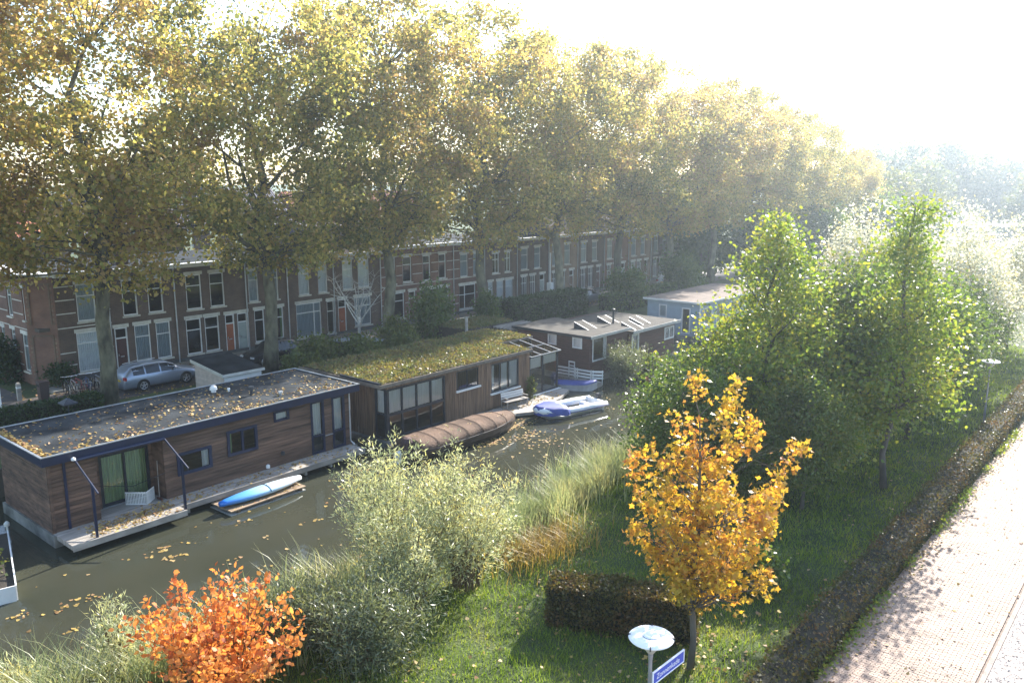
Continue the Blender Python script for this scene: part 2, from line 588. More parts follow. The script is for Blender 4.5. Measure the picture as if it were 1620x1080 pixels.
def tree_meshes(name, seed, trunk_top, r0, sampler, nclump, nleaf, leaf, tmpl, lmat, bmat, clump=(0.9, 0.65), limbs=6,
                lean=(0, 0), fork=0.35, envr=4.0, upb=0.4, bare=0.0):
    rng = np.random.default_rng(seed)
    mb = MB()
    # trunk / leader
    npt = 9
    tp = []
    for i in range(npt):
        t = i / (npt - 1)
        wob = (0.012 + 0.02 * t) * trunk_top * (t > 0)
        tp.append(np.array([lean[0] * t + rng.normal() * wob * 0.5, lean[1] * t + rng.normal() * wob * 0.5, trunk_top * t]))
    tr = [r0 * (1.25 if i == 0 else 1) * (1 - 0.80 * (i / (npt - 1)) ** 1.2) for i in range(npt)]
    mb.tube(tp, tr, 9)
    nodes = [(p, r) for p, r in zip(tp, tr) if p[2] > trunk_top * fork * 0.8]
    # limbs
    for k in range(limbs):
        i0 = fork + (0.85 - fork) * (k + rng.random() * 0.6) / limbs
        j = min(npt - 2, int(i0 * (npt - 1)))
        f = i0 * (npt - 1) - j
        p0 = tp[j] * (1 - f) + tp[j + 1] * f
        rr = (tr[j] * (1 - f) + tr[j + 1] * f) * 0.62
        a = k * 2.399 + rng.normal() * 0.3
        L = envr * (0.85 - 0.35 * (k / limbs)) * rng.uniform(0.8, 1.1)
        pts, rs = [p0], [rr]
        d = np.array([math.cos(a), math.sin(a), rng.uniform(0.45, 0.9)])
        q = p0.copy()
        for sgm in range(5):
            d = d + np.array([rng.normal() * 0.14, rng.normal() * 0.14, 0.10])
            d /= np.linalg.norm(d)
            q = q + d * L / 4
            pts.append(q.copy())
            rs.append(rr * (1 - 0.15 * (sgm + 1)))
            nodes.append((q.copy(), rs[-1]))
        mb.tube(pts, rs, 6)
    C = sampler(rng, nclump)
    C[:, 0] += lean[0] * np.clip(C[:, 2] / trunk_top, 0, 1)
    C[:, 1] += lean[1] * np.clip(C[:, 2] / trunk_top, 0, 1)
    NP = np.array([n[0] for n in nodes])
    NR = np.array([n[1] for n in nodes])
    Ps, Ds = [], []
    for c in C:
        dd = NP - c
        cost = np.linalg.norm(dd, axis=1) + np.maximum(0, dd[:, 2] + 0.4) * 1.5
        j = int(np.argmin(cost))
        p0 = NP[j]
        mid = (p0 + c) / 2 + np.array([rng.normal() * 0.25, rng.normal() * 0.25, 0.25])
        rr = min(NR[j] * 0.5, 0.02 + 0.018 * np.linalg.norm(c - p0))
        mb.tube([p0, mid, c], [rr, rr * 0.65, rr * 0.25], 4, cap=False)
        # twigs
        for _ in range(3):
            e = c + rng.normal(size=3) * np.array([clump[0], clump[0], clump[1]]) * 0.9
            mb.tube([(mid + c) / 2, e], [rr * 0.35, rr * 0.1], 3, cap=False)
        if rng.random() < bare:
            continue
        n = max(4, int(nleaf / nclump * rng.uniform(0.45, 1.6)))
        sc = rng.uniform(0.75, 1.25)
        pp = rng.normal(size=(n, 3)) * np.array([clump[0], clump[0], clump[1]]) * sc
        # thin toward clump edges, hollow a little inside
        Ps.append(c + pp)
        Ds.append(norm(pp + (c - p0) * 0.4 + np.array([0, 0, -0.25])))
    P = np.concatenate(Ps)
    D = np.concatenate(Ds)
    S = leaf * rng.uniform(0.6, 1.35, len(P))
    lm = np_mesh(name + '_leaves', leaf_verts(P, S, tmpl, rng, upb, D, 0.9), len(tmpl), lmat)
    me = bpy.data.meshes.new(name + '_wood')
    me.from_pydata(mb.v, [], mb.f)
    me.polygons.foreach_set('use_smooth', [True] * len(me.polygons))
    me.materials.append(bmat)
    return me, lm

def place_tree(name, meshes, loc, label, cat='tree', group=None, rz=0, sc=1.0, szc=None):
    t = thing(name, loc, label, cat, group, rz)
    t.scale = (sc, sc, szc or sc)
    np_obj('trunk', meshes[0], t)
    np_obj('crown', meshes[1], t)
    return t

# ------------------------------------------------------------------ facades
def FX(x, y=0, z=0):      # wall facing +X, u runs along +Y
    return ((x, y, z), (0, 1), (1, 0))

def FY(y, x=0, z=0):      # wall facing -Y, u runs along +X
    return ((x, y, z), (1, 0), (0, -1))

def subtract(a, b, cuts):
    segs = [(a, b)]
    for (c0, c1) in cuts:
        ns = []
        for (s0, s1) in segs:
            if c1 <= s0 or c0 >= s1:
                ns.append((s0, s1))
                continue
            if c0 > s0: ns.append((s0, c0))
            if c1 < s1: ns.append((c1, s1))
        segs = ns
    return segs

def wall_cells(mb, fr, U0, U1, V0, V1, ops, w0, w1):
    vs = sorted(set([V0, V1] + [min(max(o[k], V0), V1) for o in ops for k in (2, 3)]))
    for a, b in zip(vs, vs[1:]):
        if b - a < 1e-4:
            continue
        mid = (a + b) / 2
        for (u0, u1) in subtract(U0, U1, [(o[0], o[1]) for o in ops if o[2] < mid < o[3]]):
            if u1 - u0 > 1e-3:
                mb.fbox(fr, u0, u1, a, b, w0, w1)

def planks_h(parent, fr, U0, U1, V0, V1, ops, ph, mat, w0=0.0, w1=0.03, rng=random):
    v = V0
    while v < V1 - 0.02:
        e = min(v + ph - 0.012, V1)
        for (u0, u1) in subtract(U0, U1, [(o[0], o[1]) for o in ops if o[2] < (v + e) / 2 < o[3]]):
            if u1 - u0 > 0.02:
                MB().fbox(fr, u0, u1, v, e, w0, w1 + rng.uniform(-0.006, 0.006)).build('plank', mat, parent)
        v += ph

def boards_v(parent, fr, U0, U1, V0, V1, ops, pw, mat, w0=0.0, w1=0.03, rng=random):
    u = U0
    while u < U1 - 0.02:
        e = min(u + pw - 0.014, U1)
        for (v0, v1) in subtract(V0, V1, [(o[2], o[3]) for o in ops if o[0] < (u + e) / 2 < o[1]]):
            if v1 - v0 > 0.02:
                MB().fbox(fr, u, e, v0, v1, w0, w1 + rng.uniform(-0.008, 0.008)).build('board', mat, parent)
        u += pw

def window(root, fr, u0, u1, v0, v1, fmat, bars_u=(), bars_v=(), t=0.07, w=-0.06, glass=None, curtain=None, cpart=None, sill=None,
           lintel=None, name='window', dep=0.06):
    mb = MB()
    mb.fbox(fr, u0, u1, v0, v0 + t, w - dep, w)
    mb.fbox(fr, u0, u1, v1 - t, v1, w - dep, w)
    mb.fbox(fr, u0, u0 + t, v0 + t, v1 - t, w - dep, w)
    mb.fbox(fr, u1 - t, u1, v0 + t, v1 - t, w - dep, w)
    us = [u0 + t] + [u0 + (u1 - u0) * b for b in bars_u] + [u1 - t]
    vs = [v0 + t] + [v0 + (v1 - v0) * b for b in bars_v] + [v1 - t]
    for u in us[1:-1]:
        mb.fbox(fr, u - t * 0.4, u + t * 0.4, v0 + t, v1 - t, w - dep + 0.004, w - 0.004)
    for v in vs[1:-1]:
        mb.fbox(fr, u0 + t, u1 - t, v - t * 0.4, v + t * 0.4, w - dep + 0.007, w - 0.007)
    o = mb.build(name, fmat, root)
    for a, b in zip(us, us[1:]):
        for c, d in zip(vs, vs[1:]):
            MB().fquad(fr, a, b, c, d, w - dep * 0.6).build('pane', glass or GLASS, o)
    if curtain:
        for (a, b) in (cpart or ((0, 1),)):
            MB().curtain(fr, u0 + (u1 - u0) * a, u0 + (u1 - u0) * b, v0 + t * 0.5, v1 - t * 0.5, w - dep - 0.05).build('curtain', curtain, o)
    if sill:
        MB().fbox(fr, u0 - 0.08, u1 + 0.08, v0 - 0.10, v0 - 0.003, w - dep, 0.10).build('sill', sill, o)
    if lintel:
        MB().fbox(fr, u0 - 0.10, u1 + 0.10, v1 + 0.003, v1 + 0.22, -0.1, 0.035).build('lintel', lintel, o)
    return o

def door(root, fr, u0, u1, v0, v1, dmat, fmat, top=0.75, lintel=CREAM):
    mb = MB()
    t = 0.08
    vt = v0 + (v1 - v0) * top
    mb.fbox(fr, u0, u0 + t, v0, v1, -0.14, -0.05)
    mb.fbox(fr, u1 - t, u1, v0, v1, -0.14, -0.05)
    mb.fbox(fr, u0 + t, u1 - t, v1 - t, v1, -0.14, -0.05)
    mb.fbox(fr, u0 + t, u1 - t, vt, vt + t, -0.14, -0.05)
    o = mb.build('door', fmat, root)
    lf = MB().fbox(fr, u0 + t, u1 - t, v0 + 0.02, vt, -0.13, -0.08)
    for (a, b) in ((0.08, 0.42), (0.52, 0.92)):
        lf.fbox(fr, u0 + t + 0.12, u1 - t - 0.12, v0 + (vt - v0) * a, v0 + (vt - v0) * b, -0.08, -0.065)
    lf.build('door_leaf', dmat, o)
    MB().fbox(fr, u0 + t + 0.08, u0 + t + 0.12, v0 + 1.0, v0 + 1.14, -0.07, -0.02).build('handle', ALLOY, o)
    MB().fbox(fr, (u0 + u1) / 2 - 0.12, (u0 + u1) / 2 + 0.12, v0 + 0.92, v0 + 0.99, -0.06, -0.045).build('letter_slot', ALLOY, o)
    MB().fquad(fr, u0 + t, u1 - t, vt + t, v1 - t, -0.1).build('pane', GLASS, o)
    if lintel:
        MB().fbox(fr, u0 - 0.1, u1 + 0.1, v1 + 0.003, v1 + 0.22, -0.1, 0.035).build('lintel', lintel, o)
    return o

# ------------------------------------------------------------------ photo pixel -> point on a known plane
def ray(px, py):
    return fw * FOC + rt * (px - 810) - up * (py - 540)

def gz(px, py, z):
    d = ray(px, py)
    t = (z - CAM_H) / d.z
    return (d.x * t, d.y * t, z)

def gy(px, py, y):
    d = ray(px, py)
    t = y / d.y
    return (d.x * t, y, CAM_H + d.z * t)

# ------------------------------------------------------------------ the setting
def hill(x, y):
    return 0.05 * math.sin(x * 1.3 + y * 0.7) + 0.04 * math.sin(y * 1.9 - x * 0.6)

def bank_z(x, y):
    k = min(1, max(0, (12 - y) / 7))
    e = -19.3 + 0.5 * math.sin(y * 0.35) - 2.2 * k * k * (3 - 2 * k)
    t = min(1, max(0, (x - (e - 0.8)) / 3.6))
    t = t * t * (3 - 2 * t)
    return -0.35 + 1.35 * t + (hill(x, y) * t if x < -7.4 else 0)

g = MB()
g.add([(-3000, -600, -0.9), (3000, -600, -0.9), (3000, 4000, -0.9), (-3000, 4000, -0.9)], [(0, 1, 2, 3)])
struct('ground', g, SOIL)
wtr = MB()
wtr.add([(-38.4, -40, 0), (-16.5, -40, 0), (-16.5, 600, 0), (-38.4, 600, 0)], [(0, 1, 2, 3)])
struct('water', wtr, WATER)
nb = MB()
xs = [-23.7 + 0.35 * i for i in range(48)] + [-7.3, -6.9, -6.1]
xs = sorted(set(round(x, 2) for x in xs if x <= -6.1))
ys = [-20 + 0.7 * i for i in range(150)] + [90 + 10 * i for i in range(40)]
V = [(x, y, bank_z(x, y)) for y in ys for x in xs]
nx = len(xs)
nb.add(V, [(j * nx + i, j * nx + i + 1, (j + 1) * nx + i + 1, (j + 1) * nx + i) for j in range(len(ys) - 1) for i in range(nx - 1)])
o = nb.build('near_bank', SOIL, smooth=True)
o['kind'] = 'structure'
SAND = M('joint_sand', (0.25, 0.20, 0.165), 0.95, 0.3, 6)
MATBRICKFAR = brickmat('far_paving', (0.30, 0.235, 0.19), (0.36, 0.285, 0.225), (0.17, 0.145, 0.12))
path = struct('path', MB().box(-6.1, -2.98, -10, 46, 0.7, 0.985), SAND)
struct('path_beyond', MB().box(-6.1, -2.98, 46, 400, 0.7, 1.03), MATBRICKFAR)
struct('gravel_verge', MB().box(-2.86, 2.5, -10, 400, 0.7, 1.0), GRAVEL)
struct('forecourt', MB().box(2.5, 200, -60, 400, 0.7, 0.98), PAVE)
kerb = struct('kerb', MB().box(-2.975, -2.865, -10, 400, 0.7, 1.03), M('kerb_brick', (0.26, 0.21, 0.18), .85, .3, 4))
# stones of the gravel verge, too many to count
rng = np.random.default_rng(3)
n = 9000
gp = np.stack([rng.uniform(-2.84, -0.6, n), rng.uniform(15, 36, n), np.full(n, 1.0)], 1)
gs = rng.uniform(0.008, 0.022, n)
tm = np.array([(-1, -0.8, 0), (1, -0.7, 0), (0.8, 0.9, 0.5), (-0.9, 0.8, 0.6)])
st = np_obj('gravel', np_mesh('gravel', leaf_verts(gp, gs, tm, rng, 3.0), 4, GRAVEL))
tag(st, 'loose pale gravel strewn beside the brick path', 'gravel', kind='stuff')
# brick pavers, stretcher courses laid across the path
BL, BWD, GAP = 0.21, 0.068, 0.0045
bm_ = MB()
h = 0.045
c = 0.004
bm_.add([(0, 0, 0), (BL - GAP, 0, 0), (BL - GAP, BWD - GAP, 0), (0, BWD - GAP, 0),
         (c, c, h), (BL - GAP - c, c, h), (BL - GAP - c, BWD - GAP - c, h), (c, BWD - GAP - c, h)],
        [(4, 5, 6, 7), (0, 1, 5, 4), (1, 2, 6, 5), (2, 3, 7, 6), (3, 0, 4, 7)])
bme = bpy.data.meshes.new('brick')
bme.from_pydata(bm_.v, [], bm_.f)
bme.materials.append(PAVER)
cand, halves = [], []
row, y = 0, 15.0
while y < 46 - BWD:
    x = -6.08 + (BL / 2 if row % 2 else 0)
    while x < -3.0 - BL:
        cand.append((x, y))
        x += BL
    if row % 2:
        halves.append((-6.08, y))
    else:
        halves.append((x, y))
    row += 1
    y += BWD
fwx = Vector(fw)
def in_view(x, y, z=1.0, mg=0):
    v = Vector((x, y, z - CAM_H))
    zc = v.dot(fw)
    if zc < 0.1: return False
    px, py = 810 + FOC * v.dot(rt) / zc, 540 - FOC * v.dot(up) / zc
    return -mg < px < 1620 + mg and -mg < py < 1080 + mg
vis = [p for p in cand if in_view(p[0] + 0.1, p[1], 1.0, -4) and p[0] > -5.2]
vis.sort(key=lambda p: p[0] ** 2 + p[1] ** 2)
own = set(vis[:300])
rb = random.Random(5)
big = MB()
base_v, base_f = bm_.v, bm_.f
for (x, y) in cand:
    dz = 0.985 + rb.uniform(-0.004, 0.004)
    if (x, y) in own:
        b = bpy.data.objects.new('brick', bme)
        COL.objects.link(b)
        b.parent = path
        b.location = (x, y, dz)
        b.rotation_euler = (rb.uniform(-.01, .01), rb.uniform(-.01, .01), rb.uniform(-.008, .008))
    elif y > 15:
        big.add([(vx + x, vy + y, vz + dz) for (vx, vy, vz) in base_v], base_f)
for (x, y) in halves:
    big.add([(min(vx, BL / 2 - GAP) + x, vy + y, vz + .985) for (vx, vy, vz) in base_v], base_f)
o = big.build('bricks_further_along', PAVER, path)
o['kind'] = 'stuff'

# far side: land, street, pavement, quay
struct('far_bank', MB().box(-600, -37.5, -200, 900, -0.8, 1.15), SOIL)
struct('street', MB().box(-49.0, -45.0, -200, 400, 1.10, 1.17), ASPH)
struct('pavement', MB().box(-51.0, -49.12, 17.6, 110, 1.1, 1.27), PAVE)
struct('side_street', MB().box(-90, -49.12, 4, 16.2, 1.1, 1.168), ASPH)
struct('street_kerb', MB().box(-49.115, -49.003, 17.6, 110, 1.1, 1.29), CONC)
q = struct('quay', MB().box(-37.49, -37.36, -40, 400, -0.6, 1.22), M('quay_timber', (0.09, 0.075, 0.055), 0.9, 0.3, 3, bump=0.4))
struct('quay_opposite', MB().box(-19.9, -19.75, -40, 0, -0.6, 0.2), CONC)

# ------------------------------------------------------------------ houses across the water
HX = -51.0
LEAFD = M('door_green_grey', (0.30, 0.34, 0.32), 0.5, 0.1)
D_OR = M('door_orange', (0.33, 0.09, 0.03), 0.5, 0.15)
D_RED = M('door_dark_red', (0.07, 0.025, 0.02), 0.5, 0.15)
D_BR = M('door_brown', (0.12, 0.06, 0.03), 0.5, 0.15)

def house(y0, y1, gf, ff, doors, bmat, label, mansard=False, eave=7.55, back=-60.5, chim=None, white_gutter=True, bands=False, extra=None):
    t = thing('terraced_house', (HX, (y0 + y1) / 2, 1.2), label, 'house', 'terraced houses along the canal street')
    fr = FX(HX)
    ops = [(a, b, c_, d) for (a, b, c_, d, *_) in gf + ff] + [(a, b, c_, d) for (a, b, c_, d, *_) in doors]
    mb = MB()
    a0, a1 = y0 + 0.004, y1 - 0.004
    wall_cells(mb, fr, a0, a1, 1.1, eave, ops, -0.28, 0)
    mb.box(back, HX - 0.285, a0, a0 + 0.12, 1.1, eave)
    mb.box(back, HX - 0.285, a1 - 0.12, a1, 1.1, eave)
    mb.box(back - 0.2, back, a0, a1, 1.1, eave)
    mb.build('wall', bmat, t)
    MB().box(back, HX - 0.29, a0 + 0.12, a1 - 0.12, 4.36, 4.55).build('floor', INNER, t)
    MB().box(HX - 3.6, HX - 3.5, a0 + 0.13, a1 - 0.13, 1.3, 7.3).build('inner_wall', INNER, t)
    rf = MB().box(back - 0.3, HX - 0.2, a0, a1, eave + 0.003, eave + 0.16).build('roof', BITUMEN, t)
    MB().box(HX - 0.195, HX + 0.30, a0, a1, eave - 0.06, eave + 0.20).build('gutter', WHITE if white_gutter else CREAM, rf)
    MB().box(HX + 0.003, HX + 0.02, a0 + 0.01, a1 - 0.01, 1.1, 1.5).build('plinth', M('plinth_render', (0.09, 0.09, 0.09), 0.9, 0.2), t)
    MB().tube([(HX + .08, a1 - .12, eave - .06), (HX + .08, a1 - .12, 1.28)], .045, 6).build('downpipe', ZINC, t)
    if mansard:
        m2 = MB()
        e = eave + 0.21
        m2.add([(HX + 0.1, a0, e), (HX + 0.1, a1, e), (HX - 1.0, a1, e + 2.0), (HX - 1.0, a0, e + 2.0),
                (back, a0, e), (back, a1, e), (back + 1, a1, e + 2.0), (back + 1, a0, e + 2.0)],
               [(0, 1, 2, 3), (3, 2, 6, 7), (5, 4, 7, 6), (0, 3, 7, 4), (1, 5, 6, 2)])
        m2.build('tiled_slope', mansard, rf)
    for wdw in gf + ff:
        (a, b, c_, d) = wdw[:4]
        kw = dict(wdw[4]) if len(wdw) > 4 else {}
        ground = d < 4.6
        kw.setdefault('bars_v', (0.68,))
        kw.setdefault('lintel', CREAM)
        kw.setdefault('sill', CREAM)
        window(t, fr, a, b, c_, d, WHITE, t=0.075, **kw)
    for dr in doors:
        door(t, fr, *dr[:4], dr[4], WHITE)
        MB().fbox(fr, dr[0] - 0.1, dr[1] + 0.1, 1.1, dr[2] - 0.004, 0.0, 0.45).build('doorstep', CONC, t)
    if bands:
        for z in (2.2, 2.95, 4.45, 5.3, 6.1, 6.9):
            for (u0, u1) in subtract(a0 + 0.01, a1 - 0.01, [(q_[0] - .1, q_[1] + .1) for q_ in ops if q_[2] - 0.12 < z < q_[3] + 0.24]):
                MB().fbox(fr, u0, u1, z, z + 0.06, 0.003, 0.012).build('band', CREAM, t)
    if chim:
        ch = MB().box(HX - 3.4, HX - 2.6, chim - 0.4, chim + 0.4, eave + 0.1, eave + 1.5).build('chimney', bmat, rf)
    return t

CB = {'curtain': CURT_B}
CW = {'curtain': CURT_W}
H1 = house(18.9, 22.05, [(19.9, 21.55, 1.68, 4.1, {'curtain': CURT_W, 'bars_v': (0.72,)})], [(20.1, 21.2, 4.75, 7.0, CB)], [], BR1,
           'corner house of brown and red brick with chamfered corner, pale stone bands', bands=True)
H2 = house(22.05, 26.3, [(23.39, 24.39, 1.73, 4.1, CB), (24.77, 25.74, 1.73, 4.1, CB)], [(22.81, 23.74, 4.77, 7.0), (24.43, 25.42, 4.77, 7.0)],
           [(22.15, 22.95, 1.3, 4.08, D_RED)], BR1, 'brown brick house with dark red door behind the silver car', chim=24.2)
H3 = house(26.3, 31.5, [(26.82, 27.9, 1.66, 4.03), (28.15, 29.2, 1.66, 4.03)], [(27.0, 28.1, 4.66, 6.95), (28.7, 29.76, 4.66, 6.95)],
           [(29.67, 30.38, 1.3, 4.0, D_OR), (30.6, 31.4, 1.3, 4.0, LEAFD)], BR1, 'brown brick house with orange and pale grey doors side by side')
H4 = house(31.5, 34.9, [(31.95, 32.75, 1.73, 4.05), (33.4, 34.34, 1.73, 4.05, {'curtain': CURT_G, 'cpart': ((0, .2), (.8, 1))})],
           [(31.3, 32.2, 4.66, 6.9) if False else (31.62, 32.4, 4.66, 6.9, CB), (33.2, 34.05, 4.66, 6.9, CB)], [], BR1,
           'narrow brown brick house half behind the second plane trunk')
H5 = house(34.9, 39.05, [(35.46, 37.7, 1.5, 4.06, {'curtain': CURT_B, 'bars_u': (0.72,), 'bars_v': (0.72,)}), (38.25, 38.95, 1.5, 4.0)],
           [(35.79, 36.74, 4.7, 7.0, CW), (37.54, 38.4, 4.7, 7.0, CW)], [], BR1, 'brown brick house with one wide curtained ground floor window')
H6 = house(39.05, 43.75, [(40.9, 42.6, 1.7, 4.0, CB)], [(39.84, 40.85, 4.72, 7.0, CW), (41.36, 42.5, 4.72, 7.0, CW)],
           [(39.3, 40.1, 1.3, 4.0, D_OR)], BR1, 'brick house with grey tiled mansard roof behind the bare white birch', mansard=TILE_G, eave=7.35)
H7 = house(43.75, 52.2, [(44.6, 46.2, 1.75, 3.9), (48.07, 51.5, 1.75, 3.9, {'bars_u': (0.33, 0.66), 'bars_v': (0.66,)})],
           [(44.4, 45.3, 4.7, 6.85), (46.1, 47.1, 4.7, 6.85), (48.4, 49.3, 4.65, 6.8), (50.3, 51.2, 4.65, 6.8)], [(46.7, 47.5, 1.3, 3.9, D_BR)], BR2,
           'wide red brick house with pale bands and broad three part window', bands=True)
H8 = house(52.2, 56.3, [(52.84, 55.0, 1.6, 3.8, {'bars_u': (0.35,), 'bars_v': (0.6,)})], [(53.0, 54.0, 4.55, 6.6, CB), (54.7, 55.6, 4.55, 6.6, CB)],
           [], BR2, 'red brick house with a tall garden window behind the fourth plane trunk', bands=True, eave=7.5)
H9 = house(56.3, 61.0, [(56.7, 57.4, 1.7, 3.75, CW), (57.93, 58.92, 1.7, 3.75, CW), (59.2, 60.3, 1.7, 3.75, CW)],
           [(57.33, 58.3, 4.5, 6.4, {'bars_u': (.5,)}), (59.1, 59.95, 4.5, 6.4, {'bars_u': (.5,)})], [], BR1,
           'brown brick house with three white ground floor windows above the tall dark hedge')
names = ['brown brick house beside the white flagpole, divided upper window lights', 'buff brick house sixth from the far end of the row',
         'brown brick house fifth from the far end of the row', 'red brick house fourth from the far end of the row',
         'buff brick house third from the far end of the row', 'brown brick house second from the far end of the row',
         'red brick house at the far end of the row']
for i in range(7):
    y0 = 61.0 + 5.0 * i
    brk = [BR1, BR3, BR1, BR2, BR3, BR1, BR2][i]
    house(y0, y0 + 5.0, [(y0 + .54, y0 + 1.45, 1.7, 3.85, {'bars_u': (.33, .66)}), (y0 + 1.9, y0 + 2.8, 1.7, 3.85, {'bars_u': (.33, .66)})],
          [(y0 + .54, y0 + 1.6, 4.5, 6.6, CB), (y0 + 2.6, y0 + 3.6, 4.5, 6.6, CB)], [(y0 + 3.5, y0 + 4.3, 1.3, 3.85, [LEAFD, D_BR, D_RED][i % 3])], brk, names[i],
          mansard=(TILE_G if i % 2 else False), eave=7.4)
# chamfered corner and side facade of the corner house
fy = FY(17.7)
cw = MB()
a, b = (HX, 18.896), (HX - 1.2, 17.7)
cw.loft([[(a[0], a[1], 1.1), (b[0], b[1], 1.1), (b[0] - 0.28, b[1] + .12, 1.1), (a[0] - .28, a[1], 1.1)],
         [(a[0], a[1], 7.55), (b[0], b[1], 7.55), (b[0] - 0.28, b[1] + .12, 7.55), (a[0] - .28, a[1], 7.55)]])
cw.build('corner_wall', BR2, H1)
s2 = 2 ** -.5
frc = ((b[0], b[1], 0), ((a[0] - b[0]) / 1.694, (a[1] - b[1]) / 1.694), ((a[1] - b[1]) / 1.694, -(a[0] - b[0]) / 1.694))
for (z0_, z1_) in ((1.5, 4.05), (4.75, 7.1)):
    nb_ = MB()
    nb_.fbox(frc, 0.22, 0.30, z0_, z1_, 0.004, 0.05)
    nb_.fbox(frc, 1.39, 1.47, z0_, z1_, 0.004, 0.05)
    nb_.fbox(frc, 0.22, 1.47, z1_, z1_ + 0.1, 0.004, 0.055)
    nb_.build('blind_niche', BR3, H1)
    k = 0
    z_ = z0_
    while z_ < z1_:
        for (u0, u1) in ((0.10, 0.20), (1.49, 1.60)):
            MB().fbox(frc, u0, u1, z_, z_ + 0.13, 0.004, 0.035).build('quoin', BR3, H1)
        z_ += 0.26
sops = [(-54.95, -54.2, 5.05, 6.9), (-52.5, -51.9 - .35, 5.02, 6.93), (-56.6, -55.95, 2.1, 4.2), (-54.9, -54.25, 3.2, 4.25), (-53.2, -52.35, 1.9, 4.15),
        (-57.8, -57.1, 5.05, 6.9)]
sw = MB()
wall_cells(sw, fy, -60.5, HX - 1.2 - 0.004, 1.1, 7.55, sops, -0.28, 0)
sw.build('side_wall', BR2, H1)
for s_ in sops:
    window(H1, fy, *s_, WHITE, bars_v=(0.68,), sill=CREAM, lintel=CREAM, curtain=CURT_B)
for z in (2.2, 2.95, 4.45, 5.3, 6.1, 6.9):
    for (u0, u1) in subtract(-60, HX - 1.22, [(q_[0] - .1, q_[1] + .1) for q_ in sops if q_[2] - 0.12 < z < q_[3] + 0.24]):
        MB().fbox(fy, u0, u1, z, z + 0.06, 0.003, 0.012).build('band', CREAM, H1)
rf = MB()
rf.loft([[(HX + .3, 18.892, z), (HX - 1.1, 17.42, z), (-60.8, 17.42, z), (-60.8, 18.892, z)] for z in (7.56, 7.75)])
rf.build('roof_edge', WHITE, H1)
MB().box(-60.4, HX - 0.3, 17.99, 18.9, 4.36, 4.55).build('floor', INNER, H1)

# houses behind the front row
def back_house(y0, y1, tile, wallm, label, x=-74, eave=8.6, ridge=11.8):
    t = thing('gabled_house', (x, (y0 + y1) / 2, 1.2), label, 'house', 'houses behind the front row')
    fr = FX(x)
    n = max(1, int((y1 - y0) / 2.4))
    ops = []
    for i in range(n):
        u = y0 + (i + .5) * (y1 - y0) / n
        for z in (2.0, 5.3, 7.0):
            ops.append((u - .5, u + .5, z, z + (1.3 if z > 6 else 1.7)))
    mb = MB()
    wall_cells(mb, fr, y0, y1, 1.1, eave, ops, -0.3, 0)
    mb.add([(x - .3, y0, 1.1), (x - 9, y0, 1.1), (x - 9, y0, eave), (x - 4.5, y0, ridge), (x - .3, y0, eave)], [(0, 1, 2, 3, 4)])
    mb.add([(x - .3, y1, 1.1), (x - 9, y1, 1.1), (x - 9, y1, eave), (x - 4.5, y1, ridge), (x - .3, y1, eave)], [(4, 3, 2, 1, 0)])
    mb.build('wall', wallm, t)
    r = MB()
    r.loft([[(x + .3, yy, eave - .05), (x - 4.5, yy, ridge + .1), (x - 9.3, yy, eave - .05), (x - 9.3, yy, eave - .2), (x - 4.5, yy, ridge - .1), (x + .3, yy, eave - .2)] for yy in (y0 - .1, y1 + .1)])
    ro = r.build('roof', tile, t)
    # tile courses as ribs running down the slope
    rb_ = MB()
    yy = y0
    while yy < y1:
        rb_.add([(x + .3, yy, eave - .045), (x + .3, yy + .12, eave + .02), (x + .3, yy + .24, eave - .045),
                 (x - 4.5, yy, ridge + .105), (x - 4.5, yy + .12, ridge + .17), (x - 4.5, yy + .24, ridge + .105)], [(0, 1, 4, 3), (1, 2, 5, 4)])
        yy += .26
    tl = rb_.build('tile_courses', tile, ro)
    tl['kind'] = 'stuff'
    MB().box(x + .3, x + .42, y0, y1, eave - .22, eave - .06).build('gutter', WHITE, ro)
    MB().box(x - 5, x - 4, (y0 + y1) / 2 - .4, (y0 + y1) / 2 + .4, ridge - .4, ridge + .9).build('chimney', wallm, ro)
    for o_ in ops:
        window(t, fr, *o_, WHITE, bars_v=(.6,))
    return t

back_house(14, 27, TILE_R, BR3, 'house with orange tiled roof behind the corner house')
back_house(28, 37, TILE_G, BR3, 'house with grey tiled roof behind the house with the dark chimney')
back_house(38.5, 52, TILE_G, BR1, 'longer house with grey tiled roof behind the birch', ridge=12.2)
back_house(53.5, 72, TILE_R, BR2, 'long house with orange tiled roof behind the far half of the row')

# ------------------------------------------------------------------ fallen leaves
L_FALL = leafmat('fallen_leaves', [(0.16, 0.09, 0.035), (0.30, 0.20, 0.06), (0.45, 0.32, 0.09), (0.42, 0.30, 0.16), (0.24, 0.11, 0.04)], trans=0.15, rough=0.6, patch=0.15)

def scatter(name, pts, size, parent=None, seed=1, mat=None, lift=0.02, tmpl=T_PLANE, upb=2.5):
    r = np.random.default_rng(seed)
    P = np.asarray(pts, float)
    P = P.copy()
    P[:, 2] += r.uniform(0.005, lift, len(P))
    off = np.array(wloc(parent)) if parent is not None else 0
    me = np_mesh(name, leaf_verts(P - off, size * r.uniform(0.55, 1.3, len(P)), tmpl, r, upb), len(tmpl), mat or L_FALL)
    o = np_obj(name, me, parent)
    o['kind'] = 'stuff'
    return o

def rnd_pts(r, n, x0, x1, y0, y1, z):
    return np.stack([r.uniform(x0, x1, n), r.uniform(y0, y1, n), np.full(n, z)], 1)

